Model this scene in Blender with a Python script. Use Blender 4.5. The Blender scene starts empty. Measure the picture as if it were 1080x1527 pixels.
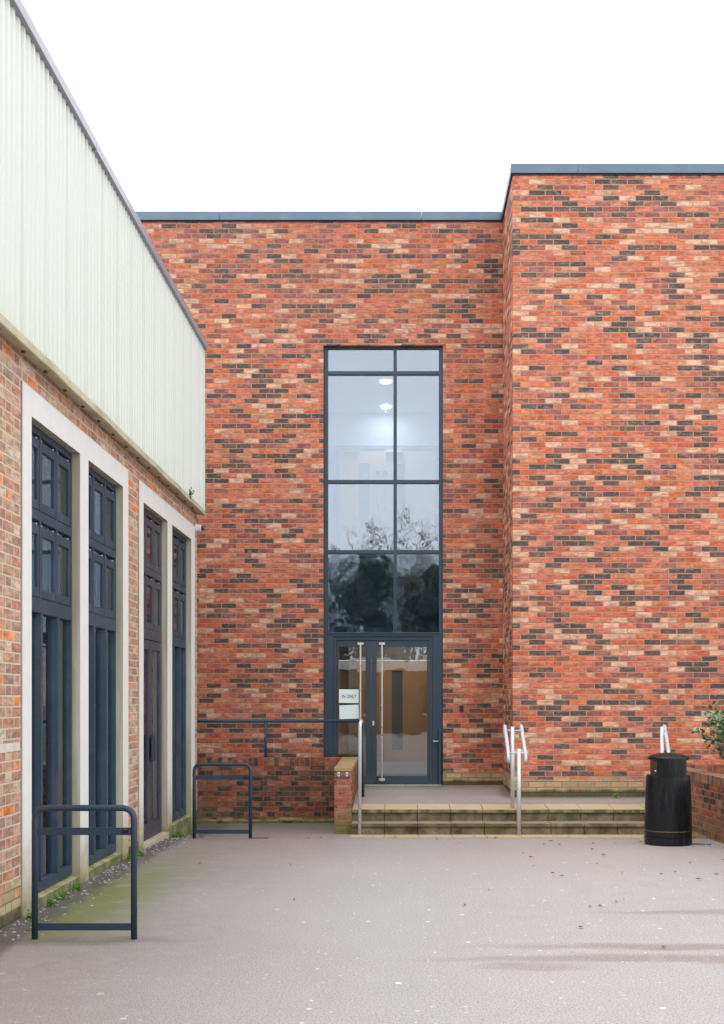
import bpy, bmesh, math, random
from mathutils import Vector, Matrix
R = math.radians
rnd = random.Random(7)
scn = bpy.context.scene
COL = scn.collection
H = 1.54           # eye height
F = 1700.0         # focal length measured on the photograph (in its pixels)
def PX(px, Y): return (px - 598.0) * Y / F
def PZ(py, Y): return H - (py - 1045.0) * Y / F

# ------------------------------------------------------------------ helpers
def box(bm, x0, x1, y0, y1, z0, z1):
    if x0 > x1: x0, x1 = x1, x0
    if y0 > y1: y0, y1 = y1, y0
    if z0 > z1: z0, z1 = z1, z0
    v = [bm.verts.new(p) for p in ((x0,y0,z0),(x1,y0,z0),(x1,y1,z0),(x0,y1,z0),
                                   (x0,y0,z1),(x1,y0,z1),(x1,y1,z1),(x0,y1,z1))]
    for f in ((0,3,2,1),(4,5,6,7),(0,1,5,4),(1,2,6,5),(2,3,7,6),(3,0,4,7)):
        bm.faces.new([v[i] for i in f])
    return v
def obj(name, bm, m, parent=None, bevel=0.0, smooth=False, weld=False, split=False):
    if split:
        bmesh.ops.recalc_face_normals(bm, faces=bm.faces)
        bmesh.ops.split_edges(bm, edges=[e for e in bm.edges if len(e.link_faces) == 2 and e.calc_face_angle() > R(28)])
        smooth = True
    if weld: bmesh.ops.remove_doubles(bm, verts=bm.verts, dist=1e-5)
    bmesh.ops.recalc_face_normals(bm, faces=bm.faces)
    me = bpy.data.meshes.new(name); bm.to_mesh(me); bm.free()
    if m is not None:
        for mm in (m if isinstance(m, (list, tuple)) else [m]): me.materials.append(mm)
    o = bpy.data.objects.new(name, me); COL.objects.link(o)
    if smooth:
        for p in me.polygons: p.use_smooth = True
    if bevel:
        b = o.modifiers.new('bevel', 'BEVEL'); b.width = bevel; b.segments = 2; b.limit_method = 'ANGLE'
    if parent: o.parent = parent
    return o
def thing(name, label, cat, group=None, loc=(0,0,0)):
    o = bpy.data.objects.new(name, None); COL.objects.link(o)
    o.empty_display_size = .2; o.location = loc
    o['label'] = label; o['category'] = cat
    if group: o['group'] = group
    return o
def tag(o, label, cat, group=None, kind=None):
    o['label'] = label; o['category'] = cat
    if group: o['group'] = group
    if kind: o['kind'] = kind
    return o
def struct(name, bm, m, **k):
    o = obj(name, bm, m, **k); o['kind'] = 'structure'; return o
def tube(bm, pts, r, n=10, cap=True, r2=None):
    """swept tube through points"""
    pts = [Vector(p) for p in pts]; N = len(pts)
    rings = []
    up = Vector((0,0,1)); prev = None
    for i, p in enumerate(pts):
        t = (pts[min(i+1,N-1)] - pts[max(i-1,0)]).normalized()
        if prev is None:
            a = t.cross(up)
            if a.length < 1e-3: a = t.cross(Vector((0,1,0)))
            a.normalize()
        else:
            a = (prev - t*prev.dot(t))
            if a.length < 1e-4: a = t.orthogonal()
            a.normalize()
        prev = a; b = t.cross(a)
        rr = r if r2 is None else r + (r2-r)*i/(N-1)
        rings.append([bm.verts.new(p + (a*math.cos(2*math.pi*k/n) + b*math.sin(2*math.pi*k/n))*rr) for k in range(n)])
    for i in range(N-1):
        for k in range(n):
            bm.faces.new((rings[i][k], rings[i][(k+1)%n], rings[i+1][(k+1)%n], rings[i+1][k]))
    if cap and n > 2:
        bm.faces.new(rings[0][::-1]); bm.faces.new(rings[-1])
def bend(p0, pc, p1, r, n=6):
    """rounded corner at pc"""
    p0, pc, p1 = Vector(p0), Vector(pc), Vector(p1)
    a = (p0-pc).normalized(); b = (p1-pc).normalized()
    A = pc + a*r; B = pc + b*r
    return [((1-t)**2)*A + 2*t*(1-t)*pc + t*t*B for t in [i/n for i in range(n+1)]]
def lathe(bm, prof, n=40, c=(0,0)):
    rings = []
    for r, z in prof:
        rings.append([bm.verts.new((c[0]+r*math.cos(2*math.pi*k/n), c[1]+r*math.sin(2*math.pi*k/n), z)) for k in range(n)])
    for i in range(len(prof)-1):
        for k in range(n):
            bm.faces.new((rings[i][k], rings[i][(k+1)%n], rings[i+1][(k+1)%n], rings[i+1][k]))
    bm.faces.new(rings[0][::-1]); bm.faces.new(rings[-1])

# ------------------------------------------------------------------ node helpers
class NT:
    def __init__(s, name):
        s.m = bpy.data.materials.new(name); s.m.use_nodes = True
        s.t = s.m.node_tree; s.t.nodes.clear()
        s.out = s.t.nodes.new('ShaderNodeOutputMaterial')
    def n(s, typ, **kw):
        nd = s.t.nodes.new(typ)
        for k, v in kw.items(): setattr(nd, k, v)
        return nd
    def set(s, sock, v):
        if isinstance(v, bpy.types.NodeSocket): s.t.links.new(v, sock)
        elif v is not None:
            if sock.type == 'RGBA' and len(v) == 3: v = (*v, 1)
            sock.default_value = v
    def math(s, op, a, b=None, c=None, clamp=False):
        nd = s.n('ShaderNodeMath', operation=op, use_clamp=clamp)
        s.set(nd.inputs[0], a)
        if b is not None: s.set(nd.inputs[1], b)
        if c is not None: s.set(nd.inputs[2], c)
        return nd.outputs[0]
    def mix(s, f, a, b, blend='MIX'):
        nd = s.n('ShaderNodeMix', data_type='RGBA', blend_type=blend)
        s.set(nd.inputs[0], f); s.set(nd.inputs[6], a); s.set(nd.inputs[7], b)
        return nd.outputs[2]
    def pos(s):
        return s.n('ShaderNodeNewGeometry').outputs['Position']
    def objco(s):
        return s.n('ShaderNodeTexCoord').outputs['Object']
    def sep(s, v):
        nd = s.n('ShaderNodeSeparateXYZ'); s.set(nd.inputs[0], v); return nd.outputs
    def comb(s, x, y, z):
        nd = s.n('ShaderNodeCombineXYZ'); s.set(nd.inputs[0], x); s.set(nd.inputs[1], y); s.set(nd.inputs[2], z); return nd.outputs[0]
    def noise(s, vec, scale, detail=3, rough=.55, out='Fac'):
        nd = s.n('ShaderNodeTexNoise'); s.set(nd.inputs['Vector'], vec)
        nd.inputs['Scale'].default_value = scale; nd.inputs['Detail'].default_value = detail; nd.inputs['Roughness'].default_value = rough
        return nd.outputs[out]
    def ramp(s, f, stops, interp='LINEAR'):
        nd = s.n('ShaderNodeValToRGB'); nd.color_ramp.interpolation = interp
        e = nd.color_ramp.elements
        while len(e) < len(stops): e.new(1.0)
        for i, (p, c) in enumerate(stops):
            e[i].position = p; e[i].color = (*c, 1) if len(c) == 3 else c
        s.set(nd.inputs[0], f); return nd.outputs[0]
    def smooth(s, v, a, b, c=0.0, d=1.0):
        nd = s.n('ShaderNodeMapRange', interpolation_type='SMOOTHSTEP')
        for i, q in enumerate((v, a, b, c, d)): s.set(nd.inputs[i], q)
        return nd.outputs[0]
    def bsdf(s, color, rough=.6, metal=0.0, bump=None, bstr=.3, bdist=.01, spec=.5, coat=0.0):
        p = s.n('ShaderNodeBsdfPrincipled')
        s.set(p.inputs['Base Color'], color); s.set(p.inputs['Roughness'], rough); s.set(p.inputs['Metallic'], metal)
        s.set(p.inputs['Specular IOR Level'], spec); s.set(p.inputs['Coat Weight'], coat)
        p.inputs['Coat Roughness'].default_value = .15
        if bump is not None:
            b = s.n('ShaderNodeBump'); b.inputs['Strength'].default_value = bstr; b.inputs['Distance'].default_value = bdist
            s.set(b.inputs['Height'], bump); s.t.links.new(b.outputs[0], p.inputs['Normal'])
        s.t.links.new(p.outputs[0], s.out.inputs[0])
        return p

def brick_mat(name, mode, axis, pal, mortar, seed=0, bw=.225, bh=.075, joint=.010, z0=0.0, stain=0.0,
              cluster=.22, moss=0.0, streak=.25, dirt=.0, warp=.003, blotch=.8, wet_dark=0.0, gr=0.0, vert=False, vo=0.0):
    t = NT(name); P = t.pos(); X, Y, Z = t.sep(P)
    if axis == 'x': u = X
    elif axis == 'y': u = Y
    else: u = t.math('ADD', X, Y)
    v = Z
    if vert: v = t.math('ADD', X, 0.0) if axis == 'y' else t.math('ADD', Y, 0.0)
    uv0 = t.comb(u, v, 0.0)
    wn = t.n('ShaderNodeTexNoise'); t.set(wn.inputs['Vector'], uv0); wn.inputs['Scale'].default_value = 14; wn.inputs['Detail'].default_value = 3
    wx, wy, wz = t.sep(wn.outputs['Color'])
    u = t.math('ADD', t.math('MULTIPLY_ADD', wx, warp*2, -warp), t.math('ADD', u, 200.0))
    v = t.math('ADD', t.math('MULTIPLY_ADD', wy, warp*2, -warp), t.math('ADD', v, 75*bh+vo))
    rv = t.math('DIVIDE', v, bh); row = t.math('FLOOR', rv)
    par = t.math('MODULO', row, 2.0)
    fy = t.math('MULTIPLY', t.math('SUBTRACT', rv, row), bh)
    dv = t.math('SUBTRACT', bh/2, t.math('ABSOLUTE', t.math('SUBTRACT', fy, bh/2)))
    if mode == 'stretcher':
        cu = t.math('ADD', t.math('DIVIDE', u, bw), t.math('MULTIPLY', par, .5))
        cell = t.math('FLOOR', cu); fu = t.math('MULTIPLY', t.math('SUBTRACT', cu, cell), bw)
        du = t.math('SUBTRACT', bw/2, t.math('ABSOLUTE', t.math('SUBTRACT', fu, bw/2))); idn = cell
    elif mode == 'english':
        w = t.math('MULTIPLY_ADD', par, -bw/2, bw)
        cu = t.math('ADD', t.math('DIVIDE', u, w), t.math('MULTIPLY', par, .5))
        cell = t.math('FLOOR', cu); fu = t.math('MULTIPLY', t.math('SUBTRACT', cu, cell), w)
        hw = t.math('MULTIPLY', w, .5)
        du = t.math('SUBTRACT', hw, t.math('ABSOLUTE', t.math('SUBTRACT', fu, hw))); idn = cell
    elif mode == 'flemish':
        cu = t.math('ADD', t.math('DIVIDE', u, bw*1.5), t.math('MULTIPLY', par, .5))
        cell = t.math('FLOOR', cu); ps = t.math('MULTIPLY', t.math('SUBTRACT', cu, cell), bw*1.5)
        isH = t.math('GREATER_THAN', ps, bw)
        cen = t.math('MULTIPLY_ADD', isH, .75*bw, .5*bw); hf = t.math('MULTIPLY_ADD', isH, -.25*bw, .5*bw)
        du = t.math('SUBTRACT', hf, t.math('ABSOLUTE', t.math('SUBTRACT', ps, cen)))
        idn = t.math('MULTIPLY_ADD', cell, 2.0, isH)
    elif mode == 'soldier':
        cu = t.math('DIVIDE', u, bw); cell = t.math('FLOOR', cu); fu = t.math('MULTIPLY', t.math('SUBTRACT', cu, cell), bw)
        du = t.math('SUBTRACT', bw/2, t.math('ABSOLUTE', t.math('SUBTRACT', fu, bw/2))); idn = cell
        row = t.math('MULTIPLY', row, 0.0); dv = t.math('ADD', t.math('MULTIPLY', dv, 0.0), 1.0)
    d = t.math('MINIMUM', du, dv)
    mask = t.smooth(d, joint/2-.0015, joint/2+.0022)
    w = t.n('ShaderNodeTexWhiteNoise', noise_dimensions='3D'); t.set(w.inputs['Vector'], t.comb(idn, row, seed+.37))
    val = w.outputs['Value']; cr, cg, cb = t.sep(w.outputs['Color'])
    # same-firing bricks fall together in loose drifts
    cl = t.noise(t.comb(t.math('MULTIPLY', u, .55), t.math('MULTIPLY', v, 1.6), seed), 1.0, 2)
    val = t.math('ADD', val, t.math('MULTIPLY_ADD', cl, cluster*2, -cluster), clamp=True)
    base = t.ramp(val, pal, 'CONSTANT')
    # per-brick value jitter
    jit = t.math('MULTIPLY_ADD', cr, .40, .80)
    jn = t.n('ShaderNodeHueSaturation'); t.set(jn.inputs['Color'], base); t.set(jn.inputs['Value'], jit)
    t.set(jn.inputs['Hue'], t.math('MULTIPLY_ADD', cg, .010, .495)); t.set(jn.inputs['Saturation'], t.math('MULTIPLY_ADD', cb, .14, .88))
    c = jn.outputs[0]
    blot = t.noise(t.comb(t.math('MULTIPLY', u, 9.0), t.math('MULTIPLY', v, 22.0), t.math('MULTIPLY', cr, 40.0)), 1.0, 3, .6)
    c = t.mix(t.smooth(blot, .35, .68, 0, blotch), c, t.mix(.62, c, (.05,.035,.035)))
    c = t.mix(t.smooth(blot, .46, .25, 0, blotch*.6), c, t.mix(.4, c, (.80,.50,.34)))
    # faces: sand-creased mottling, darker kiss marks
    off = t.math('MULTIPLY', cb, 50.0)
    st = t.noise(t.comb(t.math('MULTIPLY', u, 16.0), t.math('MULTIPLY', v, 55.0), off), 1.0, 4, .65)
    c = t.mix(t.math('MULTIPLY', t.smooth(st, .50, .72), streak), c, t.mix(.5, c, (.07,.05,.05)))
    c = t.mix(t.math('MULTIPLY', t.smooth(st, .50, .30), streak*.9), c, t.mix(.5, c, (.75,.48,.36)))
    mo = t.noise(uv0, 60, 2)
    mc = t.mix(mo, tuple(q*.75 for q in mortar), tuple(q*1.2 for q in mortar))
    c = t.mix(mask, mc, c)
    if dirt:
        bl = t.noise(t.comb(t.math('MULTIPLY', u, 4.0), t.math('MULTIPLY', v, 11.0), 6.0), 1.0, 5, .75)
        bg_ = t.noise(t.comb(t.math('MULTIPLY', u, .45), t.math('MULTIPLY', v, .35), 12.0), 1.0, 2, .5)
        c = t.mix(t.math('MULTIPLY', t.smooth(bl, .56, .68), t.smooth(bg_, .45, .65, 0, .38)), c, (.62,.52,.52))
        dn = t.noise(t.comb(t.math('MULTIPLY', u, .5), t.math('MULTIPLY', v, .25), 3.0), 1.0, 4, .6)
        c = t.mix(t.math('MULTIPLY', t.smooth(dn, .42, .68), dirt), c, t.mix(.55, c, (.16,.10,.08)))
    if gr:
        gn = t.noise(t.comb(t.math('MULTIPLY', u, 1.3), t.math('MULTIPLY', v, 2.2), 8.0), 1.0, 4, .6)
        c = t.mix(t.math('MULTIPLY', t.smooth(gn, .5, .7), gr), c, t.mix(.7, c, (.20,.20,.09)))
    if stain:
        hz = t.math('SUBTRACT', Z, z0); sn = t.noise(P, 3.0, 4)
        hz2 = t.math('ADD', hz, t.math('MULTIPLY_ADD', sn, .16, -.08))
        m1 = t.smooth(hz2, stain, stain*.72)
        c = t.mix(t.math('MULTIPLY', m1, .75), c, t.mix(.22, t.mix(sn, (.34,.29,.15), (.56,.46,.29)), c))
        c = t.mix(t.math('MULTIPLY', t.math('MULTIPLY', m1, t.math('SUBTRACT', 1.0, mask)), .75), c, (.17,.14,.08))
        m2 = t.smooth(t.math('ADD', hz, t.math('MULTIPLY_ADD', sn, .10, -.05)), stain*.40, stain*.24)
        c = t.mix(t.math('MULTIPLY', m2, .9), c, t.mix(sn, (.02,.022,.012), (.10,.10,.04)))
    if moss:
        mn = t.noise(P, 7.0, 5, .7); mh = t.smooth(t.math('ADD', t.math('SUBTRACT', Z, z0), t.math('MULTIPLY_ADD', mn, .5, -.25)), moss, 0.0)
        c = t.mix(t.math('MULTIPLY', mh, .8), c, t.mix(mn, (.10,.13,.03), (.20,.20,.07)))
    if wet_dark:
        ww = t.math('MULTIPLY', t.smooth(X, .75, 1.5), t.smooth(t.noise(t.comb(t.math('MULTIPLY', X, 1.5), 0.0, t.math('MULTIPLY', Z, .5)), 1.0, 3), .3, .6))  # damp red tint plus corner shade put into the brick colour
        c = t.mix(t.math('MULTIPLY', ww, wet_dark), c, t.mix(1.0, c, (.55,.42,.40), 'MULTIPLY'))
    hgt = t.math('MULTIPLY_ADD', blot, .5, t.math('ADD', mask, t.math('MULTIPLY', cg, .3)))
    t.bsdf(c, rough=.85, bump=hgt, bstr=.7, bdist=.006, spec=.25)
    return t.m

OR, OR2, SA, MA, DK, DK2 = (.64,.145,.060), (.55,.112,.050), (.86,.46,.295), (.31,.082,.060), (.110,.064,.052), (.066,.047,.046)
PAL = [(0, SA), (.14, (.76,.26,.14)), (.25, OR), (.48, OR2), (.65, MA), (.80, DK), (.90, DK2)]
M = {}
PALM = [(p_, tuple(q*.93 for q in c_)) for p_, c_ in [(0, SA), (.125, (.74,.25,.13)), (.22, OR), (.46, OR2), (.61, MA), (.79, DK), (.90, DK2)]]  # whole wall toned down, partly for the side building's shade over it
M['brick'] = brick_mat('red_multi_brick', 'stretcher', 'sum', PALM, (.36,.225,.145), seed=1, joint=.012, z0=.26, stain=.24, dirt=.28, vo=-.005, cluster=.10, wet_dark=.6, streak=.5)
M['brick_r'] = brick_mat('red_multi_brick_block', 'stretcher', 'sum', PAL, (.38,.24,.155), seed=5, joint=.012, z0=.22, stain=.30, dirt=.15, cluster=.10, vo=.02, streak=.5)
PAL2 = [(0, (.66,.43,.29)), (.22, (.62,.30,.18)), (.45, (.48,.24,.17)), (.66, (.74,.25,.065)), (.76, (.36,.23,.18)), (.90, (.54,.43,.31))]
M['brick_l'] = brick_mat('buff_brick', 'flemish', 'y', PAL2, (.60,.50,.38), seed=11, z0=.0, stain=.30, joint=.012, cluster=.15, dirt=.1, gr=.15)
PAL3 = [(0, (.42,.17,.10)), (.12, (.36,.085,.038)), (.42, (.23,.055,.034)), (.64, (.105,.045,.034)), (.84, (.045,.030,.028))]
M['brick_w'] = brick_mat('dark_brick', 'english', 'x', PAL3, (.20,.14,.085), seed=21, z0=-.24, stain=.07, cluster=.2, gr=.35, moss=.08, warp=.005)
M['brick_wy'] = brick_mat('dark_brick_side', 'english', 'y', PAL3, (.28,.20,.13), seed=22, z0=-.12, stain=.12, cluster=.22, gr=.6, moss=.15, warp=.005)
M['brick_pier'] = brick_mat('pier_brick', 'english', 'x', [(0,(.46,.12,.06)),(.5,(.40,.09,.05)),(.75,(.16,.06,.055))], (.28,.22,.15), seed=24, z0=-.19, cluster=.1, moss=.55)
M['cope_x'] = brick_mat('brick_on_edge', 'soldier', 'x', PAL3, (.22,.16,.10), seed=31, bw=.075, gr=.8)
M['cope_y'] = brick_mat('brick_on_edge_side', 'soldier', 'y', [(0,(.38,.15,.08)),(.35,(.28,.09,.05)),(.7,(.13,.06,.045)),(.88,(.20,.13,.08))], (.30,.23,.14), seed=32, bw=.075, gr=.6)

def simple(name, col, rough=.5, metal=0.0, nscale=12, nvar=.12, bstr=.08, spec=.5, coat=0.0, dirtc=None, dirta=0.0, bscale=60):
    t = NT(name); P = t.pos()
    n1 = t.noise(P, nscale, 4, .6)
    lo = tuple(q*(1-nvar) for q in col); hi = tuple(min(1,q*(1+nvar)) for q in col)
    c = t.mix(n1, lo, hi)
    if dirtc:
        n2 = t.noise(P, 2.3, 6, .65); c = t.mix(t.math('MULTIPLY', t.smooth(n2, .45, .7), dirta), c, dirtc)
    rg = t.math('MULTIPLY_ADD', n1, .2, rough-.1)
    t.bsdf(c, rough=rg, metal=metal, bump=t.noise(P, bscale, 2), bstr=bstr, bdist=.003, spec=spec, coat=coat)
    return t.m
M['blue'] = simple('slate_blue_paint', (.025,.046,.070), .42, dirtc=(.08,.10,.12), dirta=.18, spec=.35)
M['blue_cope'] = simple('slate_blue_coping', (.085,.14,.20), .4, nscale=1.5, nvar=.12, dirtc=(.16,.22,.27), dirta=.35)
M['timber'] = simple('blue_timber', (.028,.050,.078), .5, nscale=20, nvar=.25, dirtc=(.12,.125,.15), dirta=.3, spec=.35)
M['purple_timber'] = simple('faded_timber', (.055,.053,.070), .5, nscale=20, nvar=.25, dirtc=(.13,.11,.125), dirta=.4, spec=.35)
M['galv'] = simple('galvanised_steel', (.55,.60,.63), .42, .35, nscale=35, nvar=.22, dirtc=(.35,.4,.42), dirta=.3)
M['stainless'] = simple('stainless_steel', (.62,.60,.57), .30, .7)
M['white_plastic'] = simple('white_plastic', (.75,.75,.76), .35)
M['black_plastic'] = simple('black_plastic', (.012,.012,.014), .3)
M['dark_void'] = simple('dark_rubber_and_shadow', (.02,.02,.022), .8)
M['lav'] = simple('grey_parapet_flashing', (.27,.265,.32), .33, .0, nscale=2, nvar=.12, spec=.6)
M['beige'] = simple('beige_flashing', (.50,.44,.32), .7, nscale=4, nvar=.2, dirtc=(.26,.25,.14), dirta=.6)
M['wood'] = simple('oak_veneer', (.36,.185,.07), .45, nscale=3, nvar=.15)
M['pinkdoor'] = simple('pale_painted_door', (.80,.62,.58), .5, nvar=.03)
M['int_white'] = simple('interior_paint', (.66,.74,.82), .8, nvar=.03)
M['int_frame'] = simple('interior_frame_paint', (.22,.36,.58), .6, nvar=.03)
M['int_dark'] = simple('interior_floor', (.16,.15,.14), .7)
M['int_left'] = simple('hall_wall_paint', (.78,.75,.68), .8, nscale=1.2, nvar=.25)
M['paper'] = simple('paper', (.66,.78,.77), .7, nvar=.03)
M['ink'] = simple('ink', (.03,.05,.06), .6)
M['soil'] = simple('soil', (.05,.035,.02), .95, bstr=.6, bscale=20)
M['pebble'] = simple('pebble', (.35,.33,.31), .85, nvar=.4)
M['kick'] = simple('steel_kick_plate', (.45,.47,.46), .35, .5)
M['twig'] = simple('twig_bark', (.09,.07,.05), .85)
M['bluecap'] = simple('blue_plastic', (.02,.28,.55), .4)
M['deadleaf'] = simple('dead_leaf', (.11,.055,.03), .8, nscale=9, nvar=.6)

def bark():
    t = NT('tree_bark'); P = t.pos(); n = t.noise(P, 2, 4)
    c = t.mix(n, (.12,.10,.07), (.38,.26,.12)); t.bsdf(c, .9); return t.m
M['bark'] = bark()
def leafm(name, a, b, rough=.5):
    t = NT(name); P = t.objco(); n = t.noise(P, 9, 3)
    p = t.bsdf(t.mix(t.smooth(n, .35, .65), a, b), rough, spec=.4)
    return t.m
M['leaf'] = leafm('shrub_leaf', (.045,.09,.025), (.17,.27,.14))
M['evergreen'] = leafm('evergreen_leaf', (.05,.065,.055), (.13,.15,.12))
M['weed'] = leafm('weed_leaf', (.07,.16,.015), (.18,.30,.04))

# concrete with weathering (green-brown towards the ground splash zone)
def concrete():
    t = NT('cast_concrete'); P = t.pos(); X, Y, Z = t.sep(P)
    n = t.noise(P, 6, 5, .6)
    c = t.mix(n, (.62,.62,.595), (.745,.745,.72))
    st = t.noise(t.comb(t.math('MULTIPLY', X, 14), t.math('MULTIPLY', Y, 14), t.math('MULTIPLY', Z, .7)), 1.0, 4)
    nrm = t.n('ShaderNodeNewGeometry').outputs['Normal']; nx, ny, nz = t.sep(nrm)
    rev = t.math('GREATER_THAN', t.math('ABSOLUTE', nx), .5)
    wet_dark = t.math('SUBTRACT', 1.0, rev)
    c = t.mix(t.math('MULTIPLY', wet_dark, t.smooth(st, .3, .6, .55, .95)), c, (.33,.29,.20))
    hz = t.math('ADD', Z, t.math('MULTIPLY_ADD', t.noise(P, 5, 4), .5, -.25))
    c = t.mix(t.smooth(hz, .62, -.05), c, (.36,.31,.19))
    c = t.mix(t.math('MULTIPLY', t.smooth(hz, .12, -.12), .85), c, (.15,.15,.06))
    t.bsdf(c, .85, bump=n, bstr=.3, bdist=.004, spec=.25); return t.m
M['concrete'] = concrete()
def sillm():
    t = NT('mossy_sill'); P = t.pos(); n = t.noise(P, 6, 5, .7)
    nrm = t.n('ShaderNodeNewGeometry').outputs['Normal']; nx, ny, nz = t.sep(nrm)
    c = t.mix(t.smooth(n, .35, .6), (.40,.36,.22), (.20,.19,.09))
    c = t.mix(t.math('MULTIPLY', t.math('GREATER_THAN', nx, .5), t.smooth(n, .3, .6, .4, .9)), c, (.10,.13,.035))
    t.bsdf(c, .9, bump=n, bstr=.6, bdist=.01); return t.m
M['sill'] = sillm()
def cladding():
    t = NT('pale_green_cladding'); P = t.pos(); X, Y, Z = t.sep(P)
    st = t.noise(t.comb(0.0, t.math('MULTIPLY', Y, 9), t.math('MULTIPLY', Z, .5)), 1.0, 4)
    c = t.mix(st, (.635,.67,.62), (.685,.72,.67))
    lo = t.smooth(t.math('ADD', Z, t.math('MULTIPLY_ADD', st, .5, -.25)), 4.5, 3.95)
    c = t.mix(t.math('MULTIPLY', lo, .3), c, (.60,.62,.46))
    t.bsdf(c, .5, spec=.4); return t.m
M['clad'] = cladding()
def stepm():
    t = NT('weathered_step_stone'); P = t.pos(); X, Y, Z = t.sep(P)
    n = t.noise(P, 4, 6, .7); n2 = t.noise(P, 25, 3)
    c = t.ramp(n, [(.32,(.05,.042,.028)), (.48,(.145,.115,.072)), (.66,(.27,.215,.14))])
    c = t.mix(t.math('MULTIPLY', t.smooth(t.noise(P, 2.2, 4), .5, .62), .55), c, (.10,.10,.04))
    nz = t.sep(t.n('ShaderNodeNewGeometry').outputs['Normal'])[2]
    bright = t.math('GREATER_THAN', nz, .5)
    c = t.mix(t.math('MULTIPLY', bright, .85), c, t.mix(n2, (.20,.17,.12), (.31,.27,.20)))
    t.bsdf(c, .9, bump=n2, bstr=.4, bdist=.004, spec=.25); return t.m
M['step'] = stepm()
def flagm():
    t = NT('yellow_paving_flag'); P = t.pos(); X, Y, Z = t.sep(P)
    n = t.noise(P, 3, 4); c = t.mix(n, (.38,.29,.185), (.46,.39,.31))
    w = t.n('ShaderNodeTexWhiteNoise', noise_dimensions='1D')
    t.set(w.inputs['W'], t.math('FLOOR', t.math('DIVIDE', t.math('ADD', X, .63+.0), .422)))
    c = t.mix(w.outputs['Value'], t.mix(.55, c, (.47,.33,.16)), c)
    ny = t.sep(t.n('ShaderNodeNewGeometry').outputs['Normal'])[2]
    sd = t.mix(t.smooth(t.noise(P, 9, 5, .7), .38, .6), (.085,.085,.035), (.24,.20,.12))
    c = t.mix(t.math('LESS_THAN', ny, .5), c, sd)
    t.bsdf(c, .85, bump=t.noise(P, 60, 2), bstr=.3, bdist=.002, spec=.3); return t.m
M['flag'] = flagm()
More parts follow.
